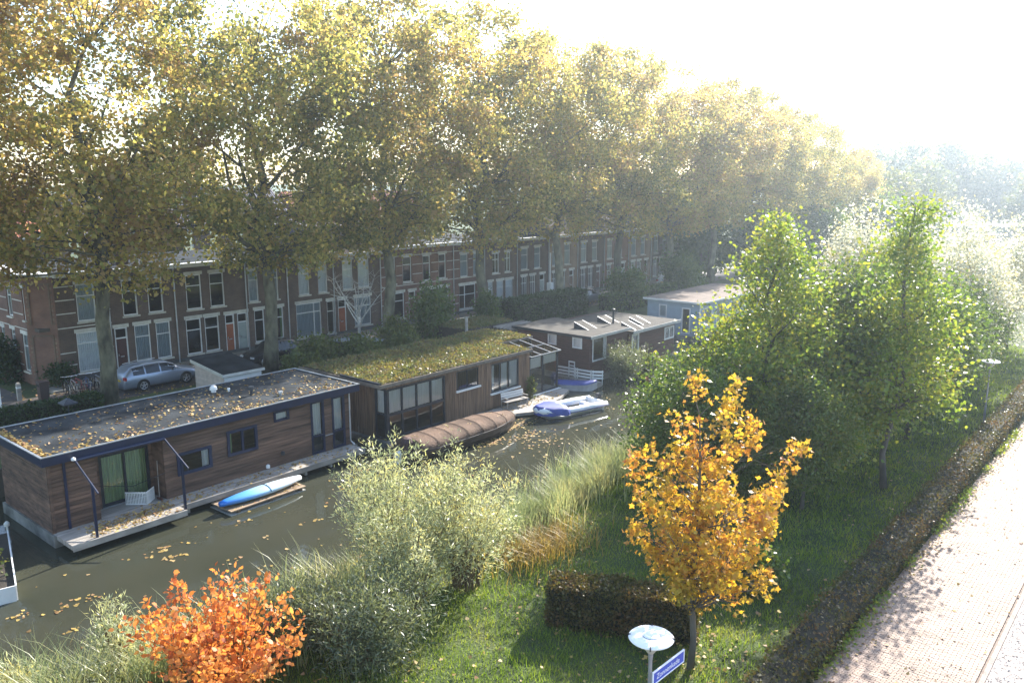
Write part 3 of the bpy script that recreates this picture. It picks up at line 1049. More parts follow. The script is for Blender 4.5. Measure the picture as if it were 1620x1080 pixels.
# ------------------------------------------------------------------ houseboat with the navy trim
def houseboat_blue():
    t = thing('houseboat', (-33, 17.4, 0), 'long brown plank houseboat with navy fascia and flat leaf strewn roof', 'houseboat', 'houseboats moored along the far quay')
    X, Y0, Y1, Z0, Z1 = -30.68, 10.48, 24.15, 0.48, 3.12
    fr, fe = FX(X), FY(Y0)
    MB().box(-35.5, -30.45, 10.42, 24.3, -0.4, 0.44).build('pontoon', PONT, t)
    dk = MB().box(X - 1.0, -29.05, 10.5, 14.74, 0.30, 0.475)
    dk.box(X + 0.01, -29.62, 14.745, 24.05, 0.30, 0.475)
    MB().box(X - 1.0, -29.05, 10.5, 14.74, 0.30, 0.475).build('terrace_deck', DECKW, t)
    MB().box(X - .3, -29.62, 14.745, 24.05, 0.30, 0.472).build('side_deck', DECKW, t)
    MB().box(-29.05, -29.01, 10.5, 14.74, 0.26, 0.49).build('deck_edge', DECKW, t)
    MB().box(-29.62, -29.58, 14.745, 24.05, 0.26, 0.487).build('deck_edge', DECKW, t)
    for y in np.arange(10.9, 24, 1.4):
        MB().box(-30.4, -29.7, y, y + .1, 0.05, 0.298).build('deck_bracket', CONC, t)
    rec = (12.2, 14.78, 0.40, 2.95)
    wins = [(15.3, 16.82, 1.30, 2.25), (17.55, 19.0, 1.53, 2.64), (19.87, 20.66, 2.52, 3.0), (21.82, 22.57, 0.50, 3.03), (23.02, 23.77, 0.50, 3.03)]
    wl = MB()
    wall_cells(wl, fr, Y0, Y1, 0.44, Z1, [rec] + wins, -0.14, -0.035)
    wl.box(-35.3, X - 0.14, Y0 + .035, Y0 + 0.14, 0.44, Z1)
    wl.box(-35.3, X - 0.14, Y1 - 0.1, Y1, 0.44, Z1)
    wl.box(-35.4, -35.3, Y0 + .035, Y1, 0.44, Z1)
    wall = wl.build('wall', BROWNW, t)
    # recess behind the terrace: side cheeks and back wall with glazed doors
    rc = MB()
    rc.box(-31.7, X - .145, 12.08, 12.2, 0.48, 3.1)
    rc.box(-31.7, X - .145, 14.78, 14.9, 0.48, 3.1)
    frb = FX(-31.68)
    wall_cells(rc, frb, 12.2, 14.78, 0.48, 3.1, [(12.68, 14.66, 0.5, 2.62)], -0.12, -0.002)
    rc.box(-34.5, -34.4, 11, 24, 0.48, 3.1)
    rc.build('recess', BROWNW, t)
    MB().box(-34.38, -30.8, Y0 + .2, Y1 - .2, 0.45, 0.47).build('floor', INNER, t)
    window(t, frb, 12.69, 14.65, 0.5, 2.61, DARKF, bars_u=(0.5,), t=0.11, w=-0.02, curtain=CURT_G, name='terrace_door')
    MB().fbox(frb, 12.69, 14.65, 0.476, 0.5, -0.05, 0.08).build('threshold', ZINC, t)
    planks_h(wall, fr, Y0, Y1, 0.46, Z1, [rec] + wins, 0.145, BROWNW, -0.034, 0.0)
    planks_h(wall, fe, -35.3, X, 0.46, Z1, [], 0.145, BROWNW, -0.034, 0.0)
    for y in (10.50, 11.02):
        MB().box(X + .004, X + .05, y, y + .09, 0.48, 3.1).build('corner_trim', NAVY if y > 11 else BROWNW, t)
    for i, w in enumerate(wins):
        if i < 2:
            window(t, fr, *w, NAVY, bars_u=(0.5,) if i == 1 else (), t=0.12, w=0.05, dep=0.1, curtain=CURT_W if i == 0 else CURT_G, cpart=((.75, .95),) if i == 0 else ((0.05, .2),))
        elif i == 2:
            window(t, fr, *w, NAVY, t=0.09, w=0.05, dep=0.1, curtain=CURT_W)
        else:
            wo = window(t, fr, *w, NAVY, bars_v=(0.33,), t=0.10, w=0.03, dep=0.1)
            MB().curtain(fr, w[0] + .08, w[1] - .08, 1.35, 2.95, -0.2).build('curtain', CURT_W, wo)
            MB().fbox(fr, w[0] + .1, w[1] - .1, .6, 1.3, -0.075, -0.06).build('lower_panel', DARKF, wo)
    MB().fbox(fr, 22.57, 23.02, 1.24, 1.28, 0.02, 0.05).build('rail', ZINC, t)
    # roof: slab, bitumen, navy fascia, zinc edge
    R = (-35.65, -30.40, 10.26, 24.5)
    MB().box(R[0] + .05, R[1] - .05, R[2] + .05, R[3] - .05, 3.125, 3.40).build('roof', BITUMEN, t)
    ro = t.children[-1]
    MB().box(R[1] - .048, R[1], R[2], R[3], 3.10, 3.42).build('fascia', NAVY, ro)
    MB().box(R[0], R[1] - .05, R[2], R[2] + .048, 3.10, 3.42).build('fascia', NAVY, ro)
    MB().box(R[0], R[1] - .05, R[3] - .048, R[3], 3.10, 3.42).build('fascia', NAVY, ro)
    MB().box(R[0], R[0] + .048, R[2] + .05, R[3] - .05, 3.10, 3.42).build('fascia', NAVY, ro)
    e = MB()
    e.box(R[1] - .07, R[1] + .02, R[2] - .02, R[3] + .02, 3.424, 3.46)
    e.box(R[0], R[1] - .072, R[2] - .02, R[2] + .07, 3.424, 3.46)
    e.box(R[0], R[1] - .072, R[3] - .07, R[3] + .02, 3.424, 3.46)
    e.box(R[0], R[0] + .08, R[2] + .072, R[3] - .072, 3.424, 3.46)
    e.build('zinc_edge', ZINC, ro)
    # roof fittings
    for (px, py, r_, h_, mt) in ((338, 620, .16, .30, WHITE), (362, 619, .07, .16, WHITE), (398, 625, .12, .42, DARKF), (444, 625, .10, .2, ZINC)):
        x, y, z = gz(px, py, 3.4)
        b = MB()
        if r_ == .16:
            b.lathe([(r_ * .7, 0), (r_ * .7, .1), (r_ * 1.1, .12), (r_ * 1.0, .24), (r_ * .5, .32), (0.01, .34)], (x, y, z), 14)
        else:
            b.lathe([(r_ * .6, 0), (r_ * .6, h_ * .6), (r_ * 1.1, h_ * .62), (r_, h_)], (x, y, z), 10)
        b.build('roof_vent', mt, ro, smooth=False)
    x, y, z = gz(109, 651, 3.4)
    b = MB().tube([(x, y, z), (x, y, z + .35)], .03, 6)
    b.box(x - .3, x + .3, y - .3, y + .3, z + .35, z + .40)
    b.add([(x - .3, y - .3, z + .402), (x + .3, y - .3, z + .402), (x + .3, y + .3, z + .402), (x - .3, y + .3, z + .402), (x, y, z + .62)],
          [(0, 1, 4), (1, 2, 4), (2, 3, 4), (3, 0, 4)])
    b.build('roof_cowl', DARKF, ro)
    # awning frame over the terrace
    MB().tube([(-30.36, 11.3, 3.10), (-30.36, 14.7, 3.10)], .06, 8).build('awning_roller', NAVY, t)
    for y in (11.35, 14.7):
        MB().tube([(-30.33, y, 3.1), (-28.6, y, 2.28)], .035, 6).build('awning_arm', NAVY, t)
        MB().box(-29.2, -29.12, y - .04 + .04, y + .04 + .04, .476, 2.52).build('awning_post', NAVY, t)
    MB().lathe([(.02, 0), (.08, .03), (.08, .1), (.02, .14)], (-30.2, 11.25, 3.14), 10).build('wall_lamp', WHITE, t)
    MB().tube([(-31.55, 12.3, 1.55), (-30.6, 13.4, 1.45), (-30.6, 14.75, 1.62)], .012, 4).build('washing_line', DARKF, t)
    for (y, z) in ((20.2, .95), (19.4, .55)):
        MB().lathe([(.09, 0), (.09, .12), (.03, .16)], (X + .07, y, z), 8).build('flue', DARKF if z > .6 else WHITE, t)
    MB().tube([(X + .1, 24.0, 3.1), (X + .1, 24.0, .7), (X + .25, 24.1, .5)], .035, 6).build('downpipe', ZINC, t)
    MB().fquad(FY(24.25), -30.6, -29.6, .5, 1.4, 0).build('glass_screen', GLASS, t)
    r = np.random.default_rng(11)
    # leaves on the roof, thick along the edges, and on the decks
    P = [rnd_pts(r, 420, R[0] + .1, R[1] - .1, R[2] + .1, R[3] - .1, 3.41)]
    a = rnd_pts(r, 600, 0, 1, R[2] + .1, R[3] - .1, 3.41)
    a[:, 0] = R[1] - .12 - r.exponential(.35, 600)
    a = a[(a[:, 0] > R[0] + .1) & (r.random(600) < .25 + .75 * (np.sin(a[:, 1] * 1.1) > .1))]
    P.append(a)
    b_ = rnd_pts(r, 500, R[0] + .1, R[1] - .1, 0, 1, 3.41)
    b_[:, 1] = R[2] + .12 + np.abs(r.normal(0, .13, 500))
    P.append(b_)
    for k in range(11):
        cx, cy_ = r.uniform(R[0] + 1, R[1] - .4), r.uniform(15, R[3] - .5)
        q_ = rnd_pts(r, 22, 0, 0, 0, 0, 3.41)
        q_[:, 0] += cx + r.normal(0, .35, 22)
        q_[:, 1] += cy_ + r.normal(0, .5, 22)
        P.append(q_[(q_[:, 0] < R[1] - .1) & (q_[:, 1] < R[3] - .1)])
    scatter('roof_leaves', np.concatenate(P), .115, ro, 12)
    d = np.concatenate([rnd_pts(r, 260, -30.5, -29.1, 11.2, 14.7, .478), rnd_pts(r, 420, -30.6, -29.65, 14.8, 24, .476)])
    c1 = rnd_pts(r, 420, 0, 0, 0, 0, .478)
    c1[:, 1] = r.uniform(11.4, 14.6, 420)
    c1[:, 0] = -29.6 + r.normal(0, .3, 420) - .5 * (c1[:, 1] - 11.4) / 3
    d = np.concatenate([d, c1[c1[:, 0] < -29.08]])
    scatter('deck_leaves', d, .10, t, 13)
    return t

HB1 = houseboat_blue()

# ------------------------------------------------------------------ houseboat with the planted roof
SED = leafmat('sedum', [(0.07, 0.085, 0.03), (0.11, 0.13, 0.045), (0.17, 0.17, 0.06), (0.16, 0.11, 0.055), (0.26, 0.24, 0.06)], trans=.3, patch=.55, pscale=.9)

def houseboat_green():
    t = thing('houseboat', (-33.3, 32, 0), 'cedar board houseboat with sedum planted roof and glazed sunroom', 'houseboat', 'houseboats moored along the far quay')
    X, Y0, Y1, Z0, Z1 = -30.15, 25.95, 37.2, 0.28, 3.08
    fr, fe = FX(X), FY(Y0)
    MB().box(-36.4, -30.0, 25.7, 40.4, -0.4, 0.25).build('pontoon', PONT, t)
    MB().box(-30.0, -29.55, 25.75, 30.6, -0.1, 0.22).build('pontoon_ledge', PONT, t)
    big = (25.95, 30.08, 0.28, 2.90)
    w2, w3 = (30.96, 32.73, 1.86, 2.90), (33.75, 36.2, 1.16, 2.84)
    wl = MB()
    wall_cells(wl, fr, Y0, Y1, 0.25, Z1, [big, w2, w3], -0.15, -0.035)
    wall_cells(wl, fe, -36.3, X - .15, 0.25, Z1, [(-31.05, -30.3, 0.28, 2.9)], -0.15, -0.035)
    wl.box(-36.4, -36.3, Y0 + .035, 40.3, .25, Z1)
    wl.box(-36.3, X - .16, Y1 - .15, Y1 - .01, .25, Z1)
    wl.box(-36.3, -32.5, 40.2, 40.35, .25, Z1)
    wl.box(-34.4, -34.3, 26.1, 40.2, .25, Z1)
    wall = wl.build('wall', CEDAR, t)
    MB().box(-34.3, -30.32, 26.12, 37, .26, .3).build('floor', INNER, t)
    boards_v(wall, fr, Y0, Y1, 0.27, Z1, [big, w2, w3], 0.135, CEDAR, -0.034, 0.0)
    boards_v(wall, fe, -36.3, -30.12, 0.27, Z1, [(-31.05, -30.12, 0.28, 2.9)], 0.135, CEDAR, -0.034, 0.0)
    # corner glazing: blinds above, dark glass below
    cw_ = window(t, fr, 26.03, 30.06, 0.30, 2.89, DARKF, bars_u=(0.245, 0.495, 0.745), bars_v=(0.485,), t=0.10, w=0.0, dep=.1, name='corner_window')
    MB().curtain(fr, 26.1, 30.0, 1.62, 2.84, -0.13, .25, .012).build('blind', CURT_W, cw_)
    MB().fbox(fr, 26.13, 29.96, 1.49, 1.61, -.09, .01).build('transom', DARKF, cw_)
    cw2 = window(t, fe, -31.04, -30.26, 0.30, 2.89, DARKF, bars_v=(0.485,), t=0.08, w=0.0, dep=.1, name='corner_window')
    MB().curtain(fe, -31.0, -30.3, 1.62, 2.84, -0.13, .25, .012).build('blind', CURT_W, cw2)
    MB().box(-30.26, -30.13, 25.95, 26.03, .28, 2.9).build('corner_post', DARKF, t)
    window(t, fr, *w2, DARKF, bars_u=(0.48,), t=0.07, w=-.02, sill=WHITE)
    window(t, fr, *w3, DARKF, bars_u=(0.31, 0.64), t=0.08, w=-.02, sill=WHITE, curtain=CURT_W, cpart=((0, .14), (.42, .6), (.68, 1)))
    # sunroom
    fs = FX(-30.2)
    sr = window(t, fs, 37.25, 40.1, 0.28, 2.66, DARKF, bars_u=(0.46,), t=0.09, w=0.0, dep=.08, name='sunroom_front')
    MB().curtain(fs, 37.36, 38.5, 1.9, 2.58, -.12, .5, .01).build('blind', CURT_W, sr)
    MB().curtain(fs, 38.62, 40.0, 2.0, 2.58, -.12, .5, .01).build('blind', CURT_W, sr)
    se = MB()
    for x in (-32.4, -31.3, -30.28):
        se.box(x - .04, x + .04, 40.02, 40.1, .28, 2.66 + max(0, (-30.2 - x)) * .2)
    se.build('sunroom_side', DARKF, t)
    MB().box(-30.25, -30.02, 37.2, 40.2, .16, .275).build('sunroom_sill', WHITE, t)
    gr = MB()
    for y in (37.24, 38.2, 39.15, 40.1):
        gr.tube([(-30.02, y, 2.70), (-32.6, y, 3.16)], .035, 4)
    gr.tube([(-30.02, 37.2, 2.70), (-30.02, 40.14, 2.70)], .045, 4)
    gr.tube([(-31.3, 37.2, 2.94), (-31.3, 40.14, 2.94)], .02, 4)
    g2 = gr.build('sunroom_roof', ZINC, t)
    for (a, b) in ((37.28, 38.16), (38.24, 39.11), (39.19, 40.06)):
        q_ = MB()
        q_.add([(-30.06, a, 2.70), (-30.06, b, 2.70), (-32.56, b, 3.155), (-32.56, a, 3.155)], [(0, 1, 2, 3)])
        q_.build('pane', GLASS, g2)
    # roof
    R1, R2 = (-36.6, -29.98, 25.45, 37.25), (-36.6, -32.6, 37.255, 40.5)
    ro = MB()
    for R in (R1, R2):
        ro.box(R[0], R[1], R[2], R[3], 3.085, 3.20)
    roof = ro.build('roof', M('roof_soil', (0.07, 0.055, 0.035), .95, .4, 5, bump=.8), t)
    ed = MB()
    ed.box(R1[1] - .01, R1[1] + .03, R1[2] - .03, R1[3] + .03, 3.05, 3.23)
    ed.box(R1[0], R1[1] - .012, R1[2] - .035, R1[2] - .003, 3.05, 3.23)
    ed.box(R1[1] - 2.6, R1[1] - .02, R1[3] + .003, R1[3] + .03, 3.05, 3.24)
    ed.box(R2[1] + .004, R2[1] + .03, R2[2], R2[3], 3.05, 3.24)
    ed.build('roof_edge', M('edge_timber', (0.17, 0.14, 0.11), .8, .3, 3, bump=.3), roof)
    MB().box(-33.2, -30.1, 25.50, 25.60, 3.2, 3.30).build('roof_batten', DARKF, roof)
    rng = np.random.default_rng(21)
    P = np.concatenate([rnd_pts(rng, 17000, R1[0] + .1, R1[1] - .1, R1[2] + .2, R1[3] - .1, 3.2), rnd_pts(rng, 4500, R2[0] + .1, R2[1] - .1, R2[2], R2[3] - .1, 3.2)])
    hgt = 0.05 + 0.13 * (0.5 + 0.5 * np.sin(P[:, 0] * 2.1 + np.sin(P[:, 1] * 1.7) * 2)) * (0.5 + 0.5 * np.sin(P[:, 1] * 1.3 + 1))
    P[:, 2] += rng.random(len(P)) * hgt
    off = np.array(wloc(roof))
    D = np.tile(np.array([0, 0, 0.8]), (len(P), 1))
    me = np_mesh('sedum', leaf_verts(P - off, rng.uniform(.06, .17, len(P)), T_DIA, rng, .2, D, .8), 4, SED)
    s_ = np_obj('roof_planting', me, roof)
    s_['kind'] = 'stuff'
    # front deck
    dk = MB()
    dk.add([(-30.2, 33.3, .25), (-28.7, 33.5, .25), (-27.9, 35.0, .25), (-28.6, 38.2, .25), (-29.4, 40.2, .25), (-30.2, 40.2, .25)], [(0, 1, 2, 3, 4, 5)])
    b = len(dk.v)
    dk.add([(x, y, .08) for (x, y, z) in dk.v[:6]], [(5, 4, 3, 2, 1, 0)])
    for i in range(6):
        dk.f.append((i, 6 + i, 6 + (i + 1) % 6, (i + 1) % 6))
    dk.build('front_deck', DECKW, t)
    scatter('deck_leaves', rnd_pts(rng, 300, -30.1, -28.8, 34, 39, .253), .1, t, 14)
    return t

HB2 = houseboat_green()

# ------------------------------------------------------------------ dark red houseboat and pale blue houseboat
def houseboat_red():
    t = thing('houseboat', (-33, 48, 0), 'dark red plank houseboat with white window frames and raised rooflights', 'houseboat', 'houseboats moored along the far quay')
    X, Y0, Y1 = -30.0, 43.2, 47.7
    fr, fe = FX(X), FY(Y0)
    MB().box(-36.3, -29.8, 43.05, 54.2, -.4, .35).build('pontoon', PONT, t)
    ewin = [(-33.42, -32.68, 2.2, 2.95), (-31.36, -30.58, 2.2, 2.95)]
    fwin = [(43.55, 45.15, 1.35, 2.92)]
    wl = MB()
    wall_cells(wl, fr, Y0, Y1, .35, 3.0, fwin, -.14, -.035)
    wall_cells(wl, fe, -36, X - .14, .35, 3.0, ewin, -.14, -.035)
    wl.box(-36.1, -36, Y0 + .035, 54.1, .35, 2.9)
    wl.box(-34, -33.9, Y0 + .2, 54, .35, 2.7)
    f2 = FX(-29.85)
    w2 = [(48.1, 49.05, .5, 2.55), (52.6, 54.0, 1.5, 2.45)]
    wall_cells(wl, f2, 47.72, 54.1, .35, 2.68, w2, -.14, -.035)
    wl.box(-36, -30, 54.0, 54.1, .35, 2.68)
    wall = wl.build('wall', REDW, t)
    planks_h(wall, fr, Y0, Y1, .36, 3.0, fwin, .16, REDW, -.034, 0)
    planks_h(wall, fe, -36, X, .36, 3.0, ewin, .16, REDW, -.034, 0)
    planks_h(wall, f2, 47.72, 54.1, .36, 2.68, w2, .16, REDW, -.034, 0)
    for w in ewin:
        window(t, fe, *w, WHITE, t=.1, w=.03, dep=.1, curtain=CURT_W)
    window(t, fr, *fwin[0], WHITE, bars_u=(.85,), t=.08, w=.02, dep=.1)
    window(t, f2, *w2[0], WHITE, t=.13, w=.02, dep=.1, name='glazed_door')
    window(t, f2, *w2[1], WHITE, bars_u=(.5,), t=.1, w=.02, dep=.1)
    GRV = M('grey_roof_felt', (0.065, 0.058, 0.05), .95, .35, 2, bump=.5)
    r1 = MB().box(-36.4, -29.7, 42.95, 47.75, 3.01, 3.13).build('roof', GRV, t)
    r2 = MB().box(-36.4, -29.55, 47.78, 54.4, 2.70, 2.84).build('roof', GRV, t)
    MB().box(-29.69, -29.64, 42.92, 47.76, 2.98, 3.16).build('roof_edge', ZINC, r1)
    MB().box(-36.4, -29.7, 42.90, 42.945, 2.98, 3.16).build('roof_edge', DARKF, r1)
    MB().box(-29.54, -29.49, 47.77, 54.4, 2.66, 2.87).build('roof_edge', ZINC, r2)
    for (px, py, zz, ro) in ((926, 519, 3.13, r1), (962, 510, 3.13, r1), (1012, 511, 2.84, r2), (1000, 519, 2.84, r2)):
        x, y, z = gz(px, py, zz)
        b = MB()
        b.loft([[(x - .6, yy, z), (x + .6, yy, z), (x - .6, yy, z + .42)] for yy in (y - .5, y + .5)])
        o_ = b.build('rooflight', DARKF, ro)
        MB().add  # glazing strip
        g_ = MB()
        g_.add([(x + .62, y - .5, z + .01), (x + .62, y - .46, z + .01), (x - .6, y - .46, z + .45), (x - .6, y - .5, z + .45)], [(0, 1, 2, 3)])
        g_.add([(x + .62, y + .5, z + .01), (x + .62, y + .46, z + .01), (x - .6, y + .46, z + .45), (x - .6, y + .5, z + .45)], [(3, 2, 1, 0)])
        g_.build('trim', ZINC, o_)
        p_ = MB()
        p_.add([(x + .6, y - .45, z + .015), (x + .6, y + .45, z + .015), (x - .59, y + .45, z + .43), (x - .59, y - .45, z + .43)], [(0, 1, 2, 3)])
        p_.build('top_felt', GRV, o_)
    x, y, z = gz(970, 512, 3.13)
    MB().lathe([(.07, 0), (.07, .9), (.12, .92), (.12, 1.05), (.02, 1.1)], (x, y, z), 10).build('stovepipe', DARKF, r1)
    return t

def houseboat_pale():
    t = thing('houseboat', (-33.5, 66, 0), 'pale blue houseboat with white corner trim beyond the dark red one', 'houseboat', 'houseboats moored along the far quay')
    Y0, X = 60.4, -31.1
    fe, fr = FY(Y0), FX(X)
    MB().box(-36.2, -30.8, 60.2, 73, -.4, .4).build('pontoon', PONT, t)
    a, b = gy(1043, 479, Y0), gy(1050, 500, Y0)
    c_, d = gy(1080, 482, Y0), gy(1090, 507, Y0)
    ew = [(a[0], a[0] + .75, 1.75, 2.85), (c_[0] - .05, c_[0] + .75, .6, 2.75)]
    fwn = [(61.2, 62.6, 1.2, 2.8), (63.4, 64.6, 1.2, 2.8), (66, 67.5, 1.2, 2.8)]
    wl = MB()
    wall_cells(wl, fe, -35.95, X - .14, .4, 3.2, ew, -.14, -.02)
    wall_cells(wl, fr, Y0, 72.8, .4, 3.2, fwn, -.14, -.02)
    wl.box(-36, -35.95, Y0, 72.8, .4, 3.2)
    wl.box(-34, -33.9, Y0 + .3, 72.5, .4, 3.1)
    wall = wl.build('wall', BLUEW, t)
    planks_h(wall, fe, -35.95, X, .42, 3.2, ew, .2, BLUEW, -.019, 0)
    planks_h(wall, fr, Y0, 72.8, .42, 3.2, fwn, .2, BLUEW, -.019, 0)
    for i, w in enumerate(ew):
        window(t, fe, *w, WHITE, t=.09, w=.03, dep=.1, curtain=CURT_B if i == 0 else None)
    for w in fwn:
        window(t, fr, *w, WHITE, t=.09, w=.03, dep=.1, curtain=CURT_W)
    MB().box(X + .004, X + .06, Y0 - .06, Y0 + .1, .4, 3.2).build('corner_trim', WHITE, t)
    r = MB().box(-36.3, -30.8, 60.15, 73, 3.21, 3.32).build('roof', M('brown_roof_felt', (0.15, 0.115, 0.095), .95, .3, 1.5, bump=.4), t)
    e = MB()
    e.box(-30.79, -30.75, 60.1, 73, 3.19, 3.33)
    e.box(-36.3, -30.8, 60.10, 60.14, 3.19, 3.33)
    e.build('roof_edge', WHITE, r)
    return t

HB3 = houseboat_red()
HB4 = houseboat_pale()

# ------------------------------------------------------------------ boats
CANVAS = M('brown_canvas', (0.13, 0.083, 0.058), .85, .4, 1.2, bump=.6, spec=.2)
HULLD = M('tarred_hull', (0.035, 0.025, 0.022), .5, .3, 2)
BLUEC = M('blue_canvas', (0.035, 0.06, 0.26), .6, .2, 2, bump=.2)
PVCW = M('white_pvc', (0.78, 0.79, 0.8), .35, .06, 2)

def boat_sections(L, W, D, n=13, bow=0.75, stern=0.8, sheer=.15):
    out = []
    for i in range(n):
        t = i / (n - 1)
        w = W / 2 * min(1, stern + t * 1.5) * (1 - max(0, (t - .62) / .38) ** 2 * bow - (0.03 if t > .98 else 0))
        k = .25 * max(0, (t - .7) / .3) ** 2
        s_ = sheer * max(0, (t - .5) / .5) ** 2
        out.append((t * L - L / 2, w, -.15 + k, D + s_))
    return out

def covered_barge():
    p0, p1 = Vector(gz(646, 727, 0)), Vector(gz(806, 668, 0))
    t = thing('covered_barge', (-27.75, 29.2, 0), 'long open boat under a ribbed brown canvas cover beside the cedar houseboat', 'boat', rz=rad(-1.5))
    t.scale = (1, .92, .9)
    t.location.y = 28.75
    secs = boat_sections(8.6, 2.1, .62, bow=.8)
    h = MB()
    loops = []
    for (y, w, zb, zt) in secs:
        loops.append([(-w, y, zt), (-w * .97, y, zt * .5), (-w * .6, y, zb), (w * .6, y, zb), (w * .97, y, zt * .5), (w, y, zt)])
    h.loft(loops, closed=True)
    hull = h.build('hull', HULLD, t, local=True, smooth=False)
    g = MB()
    for s_ in (-1, 1):
        g.tube([(s_ * (w + .02), y, zt + .02) for (y, w, zb, zt) in secs], .05, 6)
    g.build('rubbing_strake', HULLD, hull, local=True)
    # canvas: arched over hoops, sagging between them
    cv = MB()
    loops = []
    n = 57
    for i in range(n):
        tt = i / (n - 1)
        y = -3.75 + tt * 7.6
        k = (y + 4.3) / 8.6
        w = 1.08 * min(1, .8 + k * 1.5) * (1 - max(0, (k - .62) / .38) ** 2 * .72)
        sag = .035 * math.sin(math.pi * ((tt * 7) % 1)) ** .7
        hh = (.62 - sag) * (1 - .35 * max(0, (tt - .75) / .25)) * (1 if i else .96)
        lp = []
        for a in range(13):
            th = math.pi * a / 12
            cx = math.cos(th)
            lp.append((cx * w * 1.0, y, .56 + .2 * max(0, (k - .6)) + hh * (abs(math.sin(th)) ** .62)))
        loops.append(lp)
    cv.loft(loops, closed=False, caps=True)
    c = cv.build('canvas_cover', CANVAS, t, local=True, smooth=True)
    for k_ in range(8):
        y = -3.75 + 7.6 * k_ / 7
        k = (y + 4.3) / 8.6
        w = 1.08 * min(1, .8 + k * 1.5) * (1 - max(0, (k - .62) / .38) ** 2 * .72)
        tt = k_ / 7
        hh = .62 * (1 - .35 * max(0, (tt - .75) / .25))
        MB().tube([(math.cos(math.pi * a / 12) * w * 1.01, y, .57 + .2 * max(0, (k - .6)) + (hh + .012) * (math.sin(math.pi * a / 12) ** .62 if 0 < a < 12 else 0)) for a in range(13)], .011, 5).build('hoop', CANVAS, c, local=True)
    MB().lathe([(.1, 0), (.28, .1), (.3, .55), (.2, .75), (.02, .8)], (0.1, -3.98, .5), 12).build('folded_canvas', M('dark_canvas', (0.06, 0.03, 0.03), .8, .3), t, local=True)
    mo = MB()
    mo.loft([[(-.11 * a, -4.62 - b_, z), (.11 * a, -4.62 - b_, z), (.11 * a, -4.36 - b_ * .5, z), (-.11 * a, -4.36 - b_ * .5, z)] for (a, b_, z) in ((.5, 0, -.1), (.5, 0, .25), (1, .05, .32), (1.05, .1, .55), (.7, .05, .64))])
    mo.build('outboard_motor', PVCW, t, local=True)
    r = np.random.default_rng(31)
    P = []
    for i in range(170):
        y = r.uniform(-3.6, 3)
        x = r.normal(0, .3)
        x = max(-.85, min(.85, x))
        P.append((x, y, .56 + .57 * (max(0.05, 1 - (x / 1.08) ** 2)) ** .31))
    r_ = np.random.default_rng(32)
    me = np_mesh('cover_leaves', leaf_verts(np.array(P), .09 * r_.uniform(.6, 1.3, 170), T_PLANE, r_, 2.5), len(T_PLANE), L_FALL)
    o_ = np_obj('cover_leaves', me, t)
    o_['kind'] = 'stuff'
    return t

covered_barge()

